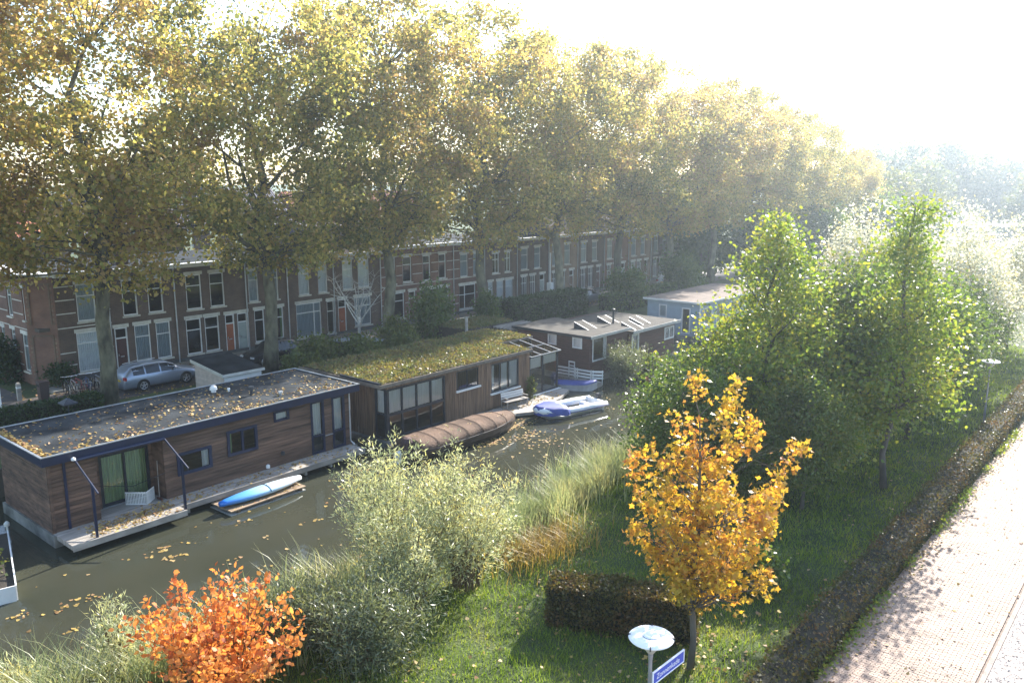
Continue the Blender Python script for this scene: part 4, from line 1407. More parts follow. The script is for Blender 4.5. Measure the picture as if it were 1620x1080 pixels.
def inflatable():
    b, s_ = Vector((-27.35, 34.5, 0)), Vector((-26.35, 38.9, 0))
    d = (s_ - b)
    L = d.length
    mid = (b + s_) / 2
    t = thing('inflatable_boat', mid, 'white inflatable boat with blue bow cover and striped inside', 'boat', rz=math.atan2(-d.x, d.y))
    t.scale = (.9, 1, .85)
    # bow at -Y, stern at +Y
    h = L / 2
    path_ = []
    W = .82
    for (x, y, z) in ((W, h, .42), (W, h * .5, .40), (W, 0, .40), (W * .98, -h * .35, .42), (W * .8, -h * .68, .50), (W * .45, -h * .92, .58), (0, -h, .62)):
        path_.append((x, y, z))
    full = path_ + [(-x, y, z) for (x, y, z) in reversed(path_[:-1])]
    MB().tube(full, [.17] + [.25] * (len(full) - 2) + [.17], 14).build('tube', PVCW, t, local=True, smooth=True)
    st = MB()
    for s2_ in (-1, 1):
        st.tube([(s2_ * (abs(x) + .25), y, z - .04) for (x, y, z) in path_[:6]], .03, 5)
    st.build('rubbing_strip', BLUEC, t, local=True)
    fl = MB().loft([[(-W * .9, h * .95, .1), (W * .9, h * .95, .1), (W * .9, h * .95, -.12), (-W * .9, h * .95, -.12)], [(-W * .9, -h * .4, .1), (W * .9, -h * .4, .1), (W * .9, -h * .4, -.12), (-W * .9, -h * .4, -.12)],
                    [(-.2, -h * .85, .15), (.2, -h * .85, .15), (.1, -h * .85, .05), (-.1, -h * .85, .05)]])
    fl.build('floor', M('grey_boat_floor', (0.45, 0.47, 0.5), .6, .1), t, local=True)
    MB().box(-W, W, h * .86, h * .92, -.1, .62).build('transom', PVCW, t, local=True)
    for k in range(9):
        y = -h * .28 + k * .16
        MB().box(-W * .72, W * .72, y, y + .075, .11, .16).build('stripe', BLUEC, t, local=True)
    # console and seat
    MB().loft([[(-.35, .55 + .5, .1), (.35, .55 + .5, .1), (.35, .95 + .5, .1), (-.35, .95 + .5, .1)], [(-.32, .6 + .5, .48), (.32, .6 + .5, .48), (.32, .9 + .5, .48), (-.32, .9 + .5, .48)]]).build('seat', PVCW, t, local=True)
    # blue cover draped over the bow
    cv = MB()
    loops = []
    for i in range(9):
        tt = i / 8
        y = -h * 1.06 + tt * h * .72
        w = 1.05 * (.18 + .82 * min(1, (tt * 1.25)) ** .6)
        z0_ = .45 - .2 * tt
        lp = []
        for a in range(11):
            th = math.pi * a / 10
            lp.append((math.cos(th) * w * 1.12, y, .30 + (.62 - .08 * tt) * abs(math.sin(th)) ** .4 + .03 * math.sin(a * 2.1 + i * 1.7)))
        loops.append(lp)
    cv.loft(loops, closed=False, caps=True)
    cv.build('bow_cover', BLUEC, t, local=True, smooth=True)
    for s2_ in (-1, 1):
        MB().tube([(s2_ * .98, h * .1, .63), (s2_ * .99, h * .3, .67), (s2_ * .98, h * .5, .63)], .015, 5).build('grab_handle', TYRE, t, local=True)
    ob = MB().loft([[(-.14 * a, h * .95 + b_, z), (.14 * a, h * .95 + b_, z), (.14 * a, h * .95 + b_ + .26 * a, z), (-.14 * a, h * .95 + b_ + .26 * a, z)] for (a, b_, z) in ((.5, 0, -.15), (.5, 0, .42), (1, 0, .5), (1, 0, .8), (.7, .03, .92))])
    ob.build('outboard_motor', M('dark_motor', (0.05, 0.05, 0.06), .4, .1), t, local=True)
    return t

inflatable()

def small_boat(loc, rz, L, W, hm, cm, label, cover=True):
    t = thing('rowing_boat', loc, label, 'boat', rz=rz)
    loops, ins = [], []
    for (y, w, zb, zt) in boat_sections(L, W, .42, 11):
        loops.append([(-w, y, zt), (-w * .8, y, zb + .05), (w * .8, y, zb + .05), (w, y, zt), (w * .9, y, zt), (w * .7, y, zb + .15), (-w * .7, y, zb + .15), (-w * .9, y, zt)])
    MB().loft(loops).build('hull', hm, t, local=True)
    if cover:
        cl = []
        for (y, w, zb, zt) in boat_sections(L * .98, W * 1.04, .42, 11):
            cl.append([(math.cos(math.pi * a / 8) * w, y, zt - .04 + .16 * math.sin(math.pi * a / 8)) for a in range(9)])
        MB().loft(cl, closed=False, caps=True).build('cover', cm, t, local=True, smooth=True)
    else:
        for y in (-.6, .3):
            MB().box(-W * .42, W * .42, y, y + .22, .28, .32).build('thwart', cm, t, local=True)
    return t

small_boat((-29.7, 41.35, 0), rad(-62), 2.7, 1.15, M('grey_hull', (0.4, 0.4, 0.42), .5, .2), BLUEC, 'small boat under a blue cover tucked between two houseboats')
x, y, z = gz(1040, 597, 0.2)
small_boat((x, y, 0), rad(20), 3.2, 1.2, M('red_hull', (0.30, 0.07, 0.04), .5, .2), DECKW, 'red rowing boat half hidden behind the grey green bush', cover=False)

# raft with kayak
rf_ = thing('wooden_raft', (-29.0, 17.9, 0), 'flat wooden raft floating beside the brown houseboat', 'raft', rz=rad(1.5))
for i in range(9):
    MB().box(-.72 + i * .165, -.72 + i * .165 + .15, -1.8, 1.8, .14, .19).build('plank', M('raft_wood', (.27, .19, .12), .85, .3, 3, stretch=(3, .4, 1)), rf_, local=True)
for y in (-1.5, 0, 1.5):
    MB().box(-.7, .74, y, y + .12, .04, .138).build('bearer', STEM, rf_, local=True)
MB().box(-.75, .76, -1.82, 1.78, -.1, .035).build('float', CONC, rf_, local=True)
scatter_p = rnd_pts(np.random.default_rng(4), 160, -29.7, -28.3, 16.2, 19.6, .192)
scatter('raft_leaves', scatter_p, .09, rf_, 15)

KAY, N_, L_, P_ = nt('kayak_blue_white')
tc = N_.new('ShaderNodeTexCoord')
sp = N_.new('ShaderNodeSeparateXYZ')
L_.new(tc.outputs['Object'], sp.inputs[0])
mr = N_.new('ShaderNodeMapRange')
mr.inputs[1].default_value, mr.inputs[2].default_value = -1.9, 1.3
L_.new(sp.outputs[1], mr.inputs[0])
rp = ramp(N_, [(0.02, 0.16, 0.55), (0.12, 0.34, 0.66), (0.42, 0.60, 0.72), (0.68, 0.74, 0.76)])
L_.new(mr.outputs[0], rp.inputs[0])
L_.new(rp.outputs[0], P_.inputs['Base Color'])
P_.inputs['Roughness'].default_value = .3
ky = thing('kayak', (-28.82, 17.95, .19), 'blue to white kayak lying upside down on the wooden raft', 'kayak', rz=rad(2))
ky.scale = (1.2, 1, 1.15)
lp = []
for i in range(17):
    tt = i / 16
    y = -2.0 + tt * 3.9
    w = .33 * (math.sin(math.pi * (.04 + .92 * tt)) ** .65) + .015
    lp.append([(math.cos(2 * math.pi * a / 12) * w, y, .17 + .16 * math.sin(2 * math.pi * a / 12) * (w / .33) ** .5 + .05 * abs(tt - .5) ** 2) for a in range(12)])
hk = MB().loft(lp).build('hull', KAY, ky, local=True, smooth=True)
MB().tube([(math.cos(math.pi * a / 8) * .34, .15, .18 + .165 * math.sin(math.pi * a / 8)) for a in range(9)], .012, 4).build('strap', NAVY, ky, local=True)
MB().tube([(0, -1.85, .27), (0, 0, .345), (0, 1.7, .27)], .012, 4).build('keel_line', M('pale_keel', (0.6, 0.68, 0.72), .4, .05), hk, local=True)

# ------------------------------------------------------------------ things on the decks
def slat_panel(root, p0, p1, h, n, z0):
    a, b = Vector(p0), Vector(p1)
    d = (b - a)
    u = d.normalized()
    fr = ((a.x, a.y, z0), (u.x, u.y), (u.y, -u.x))
    L = d.length
    MB().fbox(fr, 0, L, 0, .04, -.015, .015).build('rail', WHITE, root)
    MB().fbox(fr, 0, L, h - .05, h, -.015, .015).build('rail', WHITE, root)
    for i in range(n):
        s_ = L * i / (n - 1)
        MB().fbox(fr, max(0, s_ - .016), min(L, s_ + .016), .042, h - .052, -.01, .01).build('slat', WHITE, root)

gt = thing('folding_gate', (-31.05, 13.9, .476), 'folded white slatted gate standing on the terrace before green curtains', 'gate')
slat_panel(gt, (-31.38, 13.45, 0), (-30.78, 13.98, 0), .52, 14, .478)
slat_panel(gt, (-30.76, 14.0, 0), (-31.15, 14.5, 0), .52, 9, .478)
bm2 = thing('broom', (-30.95, 14.6, .476), 'broom leaning in the corner of the terrace recess', 'broom')
MB().tube([(-30.95, 14.6, .52), (-31.2, 14.74, 2.0)], .016, 6).build('handle', DECKW, bm2)
MB().box(-31.05, -30.75, 14.55, 14.64, .478, .56).build('brush_head', D_RED, bm2)

bn = thing('garden_bench', (-29.6, 35.0, .25), 'weathered white garden bench on the deck below the three part window', 'bench', rz=rad(-8))
for i in range(4):
    MB().box(.02 + i * .11, .12 + i * .11, -.85, .85, .42, .45).build('seat_slat', DECKW, bn, local=True)
for i in range(3):
    MB().box(-.06 - i * .02, -.03 - i * .02, -.85, .85, .52 + i * .13, .63 + i * .13).build('back_slat', WHITE, bn, local=True)
for y in (-.8, .74):
    MB().box(.38, .44, y, y + .06, 0.004, .415).build('leg', DECKW, bn, local=True)
    MB().box(-.13, -.095, y, y + .06, 0.004, .92).build('leg', DECKW, bn, local=True)
    MB().box(-.09, .46, y, y + .06, .60, .64).build('armrest', DECKW, bn, local=True)

rl = thing('white_railing', (-31, 42.8, .3), 'low white plank railing at the end of the dark red houseboat', 'railing')
for (p0, p1) in (((-32.35, 42.75), (-30.75, 42.8)), ((-30.72, 42.8), (-29.55, 42.85)), ((-29.52, 42.86), (-28.9, 43.25))):
    a, b = Vector((*p0, 0)), Vector((*p1, 0))
    u = (b - a).normalized()
    fr_ = ((a.x, a.y, 0), (u.x, u.y), (u.y, -u.x))
    L = (b - a).length
    for z in (.42, .62, .84):
        MB().fbox(fr_, 0, L, z, z + .12, 0, .025).build('rail', WHITE, rl)
    for s_ in (.03, L - .09):
        MB().fbox(fr_, s_, s_ + .06, 0.02, .98, -.06, -.003).build('post', WHITE, rl)
MB().box(-32.4, -28.85, 42.55, 43.04, -.1, .3).build('landing', DECKW, rl)
ch = thing('deck_chair', (-31.2, 42.95, .36), 'white chair back showing above the plank railing', 'chair')
for (a, b, c_, d) in ((-31.45, -31.4, .3, 1.35), (-31.0, -30.95, .3, 1.35), (-31.4, -31.0, 1.27, 1.35), (-31.4, -31.0, 1.02, 1.08)):
    MB().box(a, b, 42.9, 42.95, c_, d).build('back_frame', WHITE, ch)
MB().box(-31.45, -30.95, 42.955, 43.03, .68, .72).build('seat', WHITE, ch)

# floating planter at the left edge
pl = thing('planter_raft', (-30, 8.2, 0), 'white edged floating planter with shrubs at the left edge of the water', 'planter')
Q = [(-32.3, 9.5), (-27.4, 8.1), (-28.0, 5.6), (-32.8, 6.6)]
MB().loft([[(x, y, z) for (x, y) in Q] for z in (-.1, .38)]).build('float', M('planter_soil', (.045, .035, .025), .95, .4, 4, bump=.5), pl)
for (p, q) in ((Q[0], Q[1]), (Q[1], Q[2])):
    d = Vector((q[0] - p[0], q[1] - p[1], 0))
    u = d.normalized()
    nn = (-u.y, u.x) if p is Q[0] else (-u.y, u.x)
    MB().fbox(((p[0], p[1], 0), (u.x, u.y), nn), 0, d.length, -.02, .52, .003, .045).build('side_board', WHITE, pl)
MB().lathe([(.03, 0), (.03, .25), (.09, .28), (.1, .38), (.03, .46)], (-32.2, 9.5, .4), 10).build('post_knob', CREAM, pl)

# ------------------------------------------------------------------ vehicles
def car(name, loc, rz, paint, label, L=4.57, W=1.77, H=1.47, estate=True, wheel_r=.315):
    t = thing(name, loc, label, 'car', rz=rz)
    h = L / 2
    # stations: y, belt z, top z, half width, top half width
    if estate:
        S = [(-h, .72, .74, .70, .66), (-h + .06, .93, 1.0, .80, .70), (-h + .20, .96, 1.16, .84, .64), (-h + .48, .96, 1.40, .87, .60), (-1.1, .95, 1.46, .885, .60),
             (-.2, .94, 1.47, .885, .61), (.35, .93, 1.42, .885, .60), (.75, .92, 1.24, .885, .62), (1.12, .90, .98, .88, .70), (1.75, .80, .84, .86, .66), (h - .14, .66, .72, .80, .62), (h, .52, .55, .66, .58)]
    else:
        S = [(-h, .70, .72, .68, .64), (-h + .08, .90, .95, .80, .68), (-h + .45, .95, 1.2, .84, .62), (-h + .85, .95, 1.42, .86, .6), (-.2, .94, 1.46, .87, .6),
             (.3, .93, 1.40, .87, .6), (.68, .92, 1.2, .87, .62), (1.02, .90, .97, .86, .7), (1.5, .82, .86, .84, .66), (h - .12, .66, .72, .78, .6), (h, .5, .54, .64, .56)]
    k = W / 1.77
    S = [(y, b, tp, w * k, tw * k) for (y, b, tp, w, tw) in S]
    loops = []
    for (y, b, tp, w, tw) in S:
        half = [(w * .86, .2), (w * .98, .32), (w, .55), (w * .985, b - .06), (w * .94, b), ((w * .94 + tw) / 2 + .03, (b + tp) / 2), (tw, tp - .03), (tw * .6, tp + .012)]
        if tp - b < .12:
            half[5] = (w * .86, b + (tp - b) * .5)
        loops.append([(x, y, z) for (x, z) in half] + [(-x, y, z) for (x, z) in reversed(half)])
    body = MB().loft(loops).build('body', paint, t, local=True, smooth=True)
    def side_pt(y, f, s_):
        for a, b in zip(S, S[1:]):
            if a[0] <= y <= b[0]:
                q = (y - a[0]) / (b[0] - a[0])
                v = [a[i] + (b[i] - a[i]) * q for i in range(5)]
                zb, zt = v[1] + .01, v[2] - .05
                xb, xt = v[3] * .945, v[4] + .012
                xm = (v[3] * .94 + v[4]) / 2 + .03
                x = xb + (xm - xb) * f * 2 if f < .5 else xm + (xt - xm) * (f - .5) * 2
                return (s_ * (x + .012), y, zb + (zt - zb) * f)
    spans = [(-h + .5, -1.12), (-1.04, -.22), (-.14, .74)] if estate else [(-1.15, -.25), (-.17, .66)]
    for s_ in (-1, 1):
        for (a, b) in spans:
            ys = [a + (b - a) * i / 4 for i in range(5)]
            g = MB()
            fs = [0, .25, .5, .75, 1]
            vs = [side_pt(y, f, s_) for y in ys for f in fs]
            g.add(vs, [(i * 5 + j, (i + 1) * 5 + j, (i + 1) * 5 + j + 1, i * 5 + j + 1) for i in range(4) for j in range(4)])
            g.build('side_window', CARGLASS, body, local=True, smooth=True)
        for y in (-1.08 if estate else -.9, -.18):
            MB().box(s_ * .86 * k, s_ * .905 * k, y - .02 + .1, y + .16, .84, .87).build('door_handle', paint, body, local=True)
        MB().lathe([(.02, 0), (.09, .02), (.1, .12), (.03, .16)], (s_ * (.97 * k), .62, .93), 8, 1, .6).build('mirror', paint, t, local=True)
        MB().box(s_ * .58 * k, s_ * .86 * k, -h + .005, -h + .10, .74, .92).build('tail_light', REDLAMP, t, local=True)
        MB().box(s_ * .44 * k, s_ * .78 * k, h - .12, h - .015, .56, .67).build('headlight', M('headlight_glass', (.6, .62, .65), .1, .05), t, local=True)
        if estate:
            MB().tube([(s_ * .58, -h + .55, 1.44), (s_ * .57, -.9, 1.52), (s_ * .57, .2, 1.5)], .018, 5).build('roof_rail', ALLOY, t, local=True)
    a, b = S[1 if not estate else 1], S[3]
    g = MB()
    g.add([(-.62 * k, S[2][0] - .05, S[2][1] + .06), (.62 * k, S[2][0] - .05, S[2][1] + .06), (.54 * k, S[3][0] - .03, S[3][2] - .04), (-.54 * k, S[3][0] - .03, S[3][2] - .04)], [(0, 1, 2, 3)])
    g.build('rear_window', CARGLASS, body, local=True)
    iw = 8 if estate else 7
    g = MB()
    g.add([(-.66 * k, S[iw][0] - .03, S[iw][2] + .03), (.66 * k, S[iw][0] - .03, S[iw][2] + .03), (.55 * k, S[iw - 2][0] + .05, S[iw - 2][2] + .0), (-.55 * k, S[iw - 2][0] + .05, S[iw - 2][2] + .0)], [(3, 2, 1, 0)])
    g.build('windscreen', CARGLASS, body, local=True)
    MB().box(-.26, .26, -h - .012, -h + .01, .6, .71).build('number_plate', M('plate_yellow', (.6, .42, .03), .5, .05), t, local=True)
    for yw in (-1.26 if estate else -1.2, 1.32 if estate else 1.22):
        for s_ in (-1, 1):
            x = s_ * (W / 2 - .10)
            ar = MB()
            ar.tube([(s_ * (W / 2 - .02) - s_ * .22, yw, .33), (s_ * (W / 2 + .004), yw, .33)], wheel_r + .055, 20)
            ar.build('wheel_arch', TYRE, t, local=True)
            w_ = MB()
            w_.tube([(x - .1, yw, wheel_r), (x - .07, yw, wheel_r), (x + .07, yw, wheel_r), (x + .1 + .0, yw, wheel_r)], [wheel_r - .03, wheel_r, wheel_r, wheel_r - .03], 20)
            wo = w_.build('wheel', TYRE, t, local=True)
            r_ = MB()
            xo = x + s_ * .112
            for q in range(5):
                an = 2 * math.pi * q / 5 + .3
                r_.tube([(xo, yw, wheel_r), (xo, yw + math.cos(an) * .2, wheel_r + math.sin(an) * .2)], [.05, .035], 5)
            rg = [(xo, yw + math.cos(2 * math.pi * q / 16) * .205, wheel_r + math.sin(2 * math.pi * q / 16) * .205) for q in range(17)]
            r_.tube(rg, .022, 5, cap=False)
            r_.build('rim', ALLOY, wo, local=True)
    return t

car('parked_car', (-46.65, 22.52, 1.17), 0, SILVER, 'silver estate car parked beside the first plane trunk')
car('parked_car', (-46.9, 30.6, 1.17), math.pi, BLACKP, 'black hatchback partly hidden behind the second plane trunk', L=4.0, W=1.7, estate=False, wheel_r=.3)
car('parked_car', (-46.6, 83.5, 1.17), 0, M('white_car_paint', (.72, .72, .72), .3, .05), 'white car far down the street above the pale blue houseboat', L=4.4, estate=True)
car('parked_car', (-46.6, 66.5, 1.17), 0, M('grey_car_paint', (.16, .17, .19), .3, .05, metal=.4), 'grey car parked behind the tall dark hedge', L=4.1, W=1.7, estate=False)

def bicycle(loc, rz, fm, label, tilt=.06):
    t = thing('bicycle', loc, label, 'bicycle', 'bicycles parked by the corner house', rz)
    t.rotation_euler = (0, tilt, rz)
    def ring(y, r, rt_):
        return MB().tube([(0, y + math.cos(2 * math.pi * i / 20) * r, .345 + math.sin(2 * math.pi * i / 20) * r) for i in range(21)], rt_, 5, cap=False)
    for y in (-.53, .53):
        w_ = ring(y, .33, .022).build('wheel', TYRE, t, local=True)
        sp_ = MB()
        for q in range(9):
            a = 2 * math.pi * q / 9
            sp_.tube([(0, y, .345), (0, y + math.cos(a) * .32, .345 + math.sin(a) * .32)], .005, 3)
        sp_.build('spokes', ALLOY, w_, local=True)
        MB().tube([(0, y + math.cos(a) * .37, .345 + math.sin(a) * .37) for a in [.2 + i * .3 for i in range(9)]], .018, 4).build('mudguard', fm, t, local=True)
    f = MB()
    bb, st, hd, hb = (0, -.08, .3), (0, -.26, .78), (0, .36, .86), (0, .40, .68)
    for a, b in ((bb, st), (bb, hb), (st, hd), ((0, -.53, .345), bb), ((0, -.53, .345), (0, -.23, .7)), (hd, (0, .53, .345))):
        f.tube([a, b], .018, 6)
    f.build('frame', fm, t, local=True)
    MB().tube([(-.28, .20, 1.04), (-.24, .30, 1.06), (0, .37, 1.02), (.24, .30, 1.06), (.28, .20, 1.04)], .013, 5).build('handlebar', ALLOY, t, local=True)
    MB().loft([[(-.07, -.38, .88), (.07, -.38, .88), (.07, -.38, .94), (-.07, -.38, .94)], [(-.02, -.14, .9), (.02, -.14, .9), (.02, -.14, .93), (-.02, -.14, .93)]]).build('saddle', TYRE, t, local=True)
    MB().box(-.06, .06, -.75, -.35, .70, .72).build('carrier', ALLOY, t, local=True)
    return t

bcols = [M('bike_black', (.02, .02, .022), .4, .1), M('bike_silver', (.4, .4, .42), .35, .1, metal=.6), M('bike_red', (.3, .04, .04), .4, .1), M('bike_blue', (.06, .1, .22), .4, .1)]
for i, (nm, cidx) in enumerate((('leftmost bicycle of the row by the corner house, black frame', 0), ('silver bicycle second in the row by the corner house', 1),
                                ('red bicycle in the middle of the row by the corner house', 2), ('blue bicycle in the row by the corner house, before the silver car', 3),
                                ('black bicycle last in the row, nearest the first plane trunk', 0), ('silver bicycle leaning over the others by the corner house', 1))):
    bicycle((-47.9 + .08 * (i % 2), 17.9 + i * .36, 1.17), rad(82 + 7 * (i % 3)), bcols[cidx], nm, tilt=.05 - .05 * (i % 3))

# ------------------------------------------------------------------ street furniture across the water
b = thing('litter_bin', (-48.1, 16.75, 1.16), 'dark brown square litter bin near the corner house', 'bin')
MB().loft([[(-.24 * s_, -.24 * s_, z), (.24 * s_, -.24 * s_, z), (.24 * s_, .24 * s_, z), (-.24 * s_, .24 * s_, z)] for (s_, z) in ((.9, 0), (1, .95), (1.06, .96), (1.06, 1.05))]).build('body', M('bin_brown', (.06, .035, .03), .6, .2), b, local=True)
MB().box(-.18, .18, -.262, -.25, .78, .92).build('slot', TYRE, b, local=True)
b = thing('bollard', (-48.9, 15.8, 1.16), 'grey wooden bollard standing left of the litter bin', 'bollard')
MB().loft([[(-.1, -.1, z), (.1, -.1, z), (.1, .1, z), (-.1, .1, z)] for z in (0, .95)] + [[(-.06, -.06, 1.02), (.06, -.06, 1.02), (.06, .06, 1.02), (-.06, .06, 1.02)]]).build('post', DECKW, b, local=True)
MB().box(-.104, .104, -.104, .104, .7, .8).build('band', WHITE, b, local=True)
b = thing('sign_post', (-44.3, 13.45, 1.15), 'white sign post with pale blue board at the left edge', 'sign')
MB().tube([(0, 0, 0), (0, 0, 3.3)], .05, 8).build('pole', WHITE, b, local=True)
MB().box(-.02, .03, -.5, .12, 2.6, 3.4).build('board', M('sign_pale_blue', (.35, .5, .62), .5, .1), b, local=True)
b = thing('flagpole', (-47.3, 61.4, 1.2), 'white street pole with small box before the houses', 'pole')
MB().tube([(0, 0, 0), (0, 0, 5.2)], .06, 8).build('pole', WHITE, b, local=True)
MB().box(-.2, .25, -.25, .25, 1.6, 2.4).build('box', WHITE, b, local=True)
b = thing('wooden_post', (-38.6, 41.0, .9), 'bare wooden post behind the sedum roof', 'post')
x, y, z = gz(738, 525, 3.0)
b.location = (x, y, 1.1)
MB().tube([(0, 0, 0), (0, 0, 2.9)], .10, 8).build('shaft', DECKW, b, local=True)
MB().tube([(0, 0, 2.86), (0, 0, 2.96)], .13, 8).build('cap', DECKW, b, local=True)

# low white shed on the bank
sh = thing('bank_shed', (-42.6, 24.5, 1.15), 'low whitewashed plank shed with felt roof behind the navy trimmed houseboat', 'shed')
PINK = M('pink_white_boards', (.52, .43, .37), .8, .15, 3)
w_ = MB()
w_.loft([[(-44.1, y, 1.15), (-41.0, y, 1.15), (-41.0, y, 2.35), (-44.1, y, 2.72)] for y in (23.55, 25.9)])
wl_ = w_.build('wall', PINK, sh)
for i in range(8):
    z = 1.2 + i * .15
    MB().box(-44.1, -41.0, 23.52, 23.548, z, z + .138).build('plank', PINK, wl_)
    if z < 2.25:
        MB().box(-40.998, -40.97, 23.55, 25.9, z, z + .138).build('plank', WHITE, wl_)
rr = MB()
rr.loft([[(-44.3, y, 2.76), (-40.85, y, 2.36), (-40.85, y, 2.44), (-44.3, y, 2.84)] for y in (23.4, 26.05)])
rro = rr.build('roof', BITUMEN, sh)
ee = MB()
ee.loft([[(-44.3, y, 2.70), (-40.83, y, 2.30), (-40.83, y, 2.47), (-44.3, y, 2.87)] for y in (23.36, 23.398)])
ee.box(-40.848, -40.82, 23.4, 26.05, 2.30, 2.46)
ee.build('roof_edge', CREAM, rro)

# garden shed with planted roof and slatted pergola
gs_ = thing('garden_shed', (-40, 44, 1.1), 'dark timber garden shed with planted roof and slatted pergola', 'shed')
x0, y0, _ = gz(815, 516, 2.9)
DKW = M('dark_timber', (.06, .045, .035), .8, .25, 3)
MB().box(-41.5, -38.6, 40.6, 45.3, 1.1, 2.75).build('wall', DKW, gs_)
for i in range(18):
    MB().box(-38.598, -38.57, 40.62 + i * .26, 40.86 + i * .26, 1.1, 2.75).build('board', DKW, gs_.children[0])
rfo = MB().box(-41.7, -38.4, 40.4, 45.6, 2.76, 2.9).build('roof', DKW, gs_)
rng = np.random.default_rng(41)
P = rnd_pts(rng, 5000, -41.65, -38.45, 40.45, 45.55, 2.9)
P[:, 2] += rng.random(5000) * .14
o_ = np_obj('roof_planting', np_mesh('roof_planting', leaf_verts(P - np.array(wloc(rfo)), rng.uniform(.06, .16, 5000), T_DIA, rng, .2), 4, SED), rfo)
o_['kind'] = 'stuff'
for i in range(7):
    MB().box(-38.37 + i * .3, -38.29 + i * .3, 43.2, 46.6, 2.72, 2.84).build('pergola_slat', DECKW, gs_)
for (x, y) in ((-36.6, 43.3), (-36.6, 46.4)):
    MB().box(x, x + .1, y, y + .1, .3 if x > -37.4 else 1.1, 2.715).build('pergola_post', DECKW, gs_)
sf = thing('small_shed', (-42.5, 33.5, 1.15), 'small shed with flat grey roof among the shrubs', 'shed')
MB().box(-43.6, -41.6, 33.4, 35.4, 1.15, 2.55).build('wall', DKW, sf)
rs_ = MB().box(-43.8, -41.4, 33.2, 35.6, 2.56, 2.64).build('roof', M('grey_slab', (.2, .22, .23), .7, .2), sf)
MB().box(-41.398, -41.37, 33.2, 35.6, 2.52, 2.67).build('roof_edge', ZINC, rs_)
TEAL = M('teal_tarpaulin', (.10, .42, .32), .5, .25, 3, bump=.3)
x, y, z = gz(573, 566, 2.2)
tp = thing('covered_pile', (x, y, 1.15), 'pile under a turquoise tarpaulin among the shrubs', 'tarpaulin')
lp = []
rr_ = random.Random(3)
for j, (f, z) in enumerate(((1, 0), (1, .5), (.9, .9), (.5, 1.2), (.05, 1.3))):
    lp.append([(math.cos(2 * math.pi * a / 14) * 1.0 * f * rr_.uniform(.85, 1.1), math.sin(2 * math.pi * a / 14) * .9 * f * rr_.uniform(.85, 1.1), z) for a in range(14)])
MB().loft(lp).build('sheet', TEAL, tp, local=True, smooth=True)
MB().tube([(math.cos(2 * math.pi * a / 14) * 1.06, math.sin(2 * math.pi * a / 14) * .98, .45) for a in range(15)], .02, 4).build('rope', WHITE, tp, local=True)

# ------------------------------------------------------------------ lamps and street sign on the near bank
def lamp(loc, label, top):
    t = thing('street_lamp', loc, label, 'lamp', 'disc topped lamps along the brick path')
    H = top - loc[2]
    MB().lathe([(.055, 0), (.055, .9), (.04, .95), (.038, H - .55), (.05, H - .45), (.05, H - .36)], (0, 0, 0), 12).build('pole', METAL, t, local=True, smooth=False)
    MB().lathe([(.06, H - .38), (.09, H - .34), (.235, H - .13), (.24, H - .10)], (0, 0, 0), 20).build('lamp_cone', M('lamp_bowl', (.42, .40, .38), .35, .1), t, local=True, smooth=True)
    d = MB().lathe([(.23, H - .105), (.43, H - .07), (.44, H - .055), (.42, H - .035), (.30, H - .018), (.20, H - .005), (.175, H - .01)], (0, 0, 0), 40).build('disc', M('lamp_white', (.85, .85, .84), .6, .02), t, local=True, smooth=True)
    MB().tube([(math.cos(2 * math.pi * i / 24) * .17, math.sin(2 * math.pi * i / 24) * .17, H - .004) for i in range(25)], .006, 4, cap=False).build('groove', METAL, d, local=True)
    MB().lathe([(.165, H - .02), (.165, H + .004), (.14, H + .02), (.01, H + .028)], (0, 0, 0), 24).build('cap', M('lamp_white', (.82, .82, .82)), d, local=True, smooth=False)
    for k in range(4):
        a = .5 + k * math.pi / 2
        MB().box(.395, .455, -.012, .012, H - .09, H - .02).build('clip', TYRE, d, local=True).rotation_euler = (0, 0, a)
    return t

LN = (-7.29, 12.76, 1.0)
lamp(LN, 'near white disc street lamp at the bottom edge beside the blue sign', 4.42)
lamp((-7.59, 45.79, 1.0), 'far white disc street lamp beyond the trees near the hedge', 4.27)
sg = thing('street_sign', (LN[0] + .05, LN[1], 3.3), 'blue street name sign with white border on the near lamp post', 'sign', rz=rad(-3))
BLUES = M('sign_blue', (.03, .07, .42), .4, .08)
MB().box(.0, .02, .02, 1.12, .08, .31).build('plate', BLUES, sg, local=True)
fb = MB()
for (a, b_, c_, d) in ((.0, 1.14, .31, .335), (.0, 1.14, .055, .08), (.0, .025, .08, .31), (1.115, 1.14, .08, .31)):
    fb.box(-.004, .026, a, b_, c_, d)
fb.build('border', M('sign_white', (.75, .78, .85), .4, .04), sg, local=True)
MB().box(-.06, .0, -.03, .02, .05, .34).build('bracket', METAL, sg, local=True)
cu = bpy.data.curves.new('lettering', 'FONT')
cu.body = 'Zonnenkade'
cu.size = .165
cu.extrude = .001
tmp = bpy.data.objects.new('lettering_tmp', cu)
COL.objects.link(tmp)
bpy.context.view_layer.update()
lme = bpy.data.meshes.new_from_object(tmp.evaluated_get(bpy.context.evaluated_depsgraph_get()))
bpy.data.objects.remove(tmp)
lme.materials.clear()
lme.materials.append(MATS['sign_white'])
lo = np_obj('lettering', lme, sg)
lo.rotation_euler = (rad(90), 0, rad(90))
lo.location = (.0215, .13, .135)

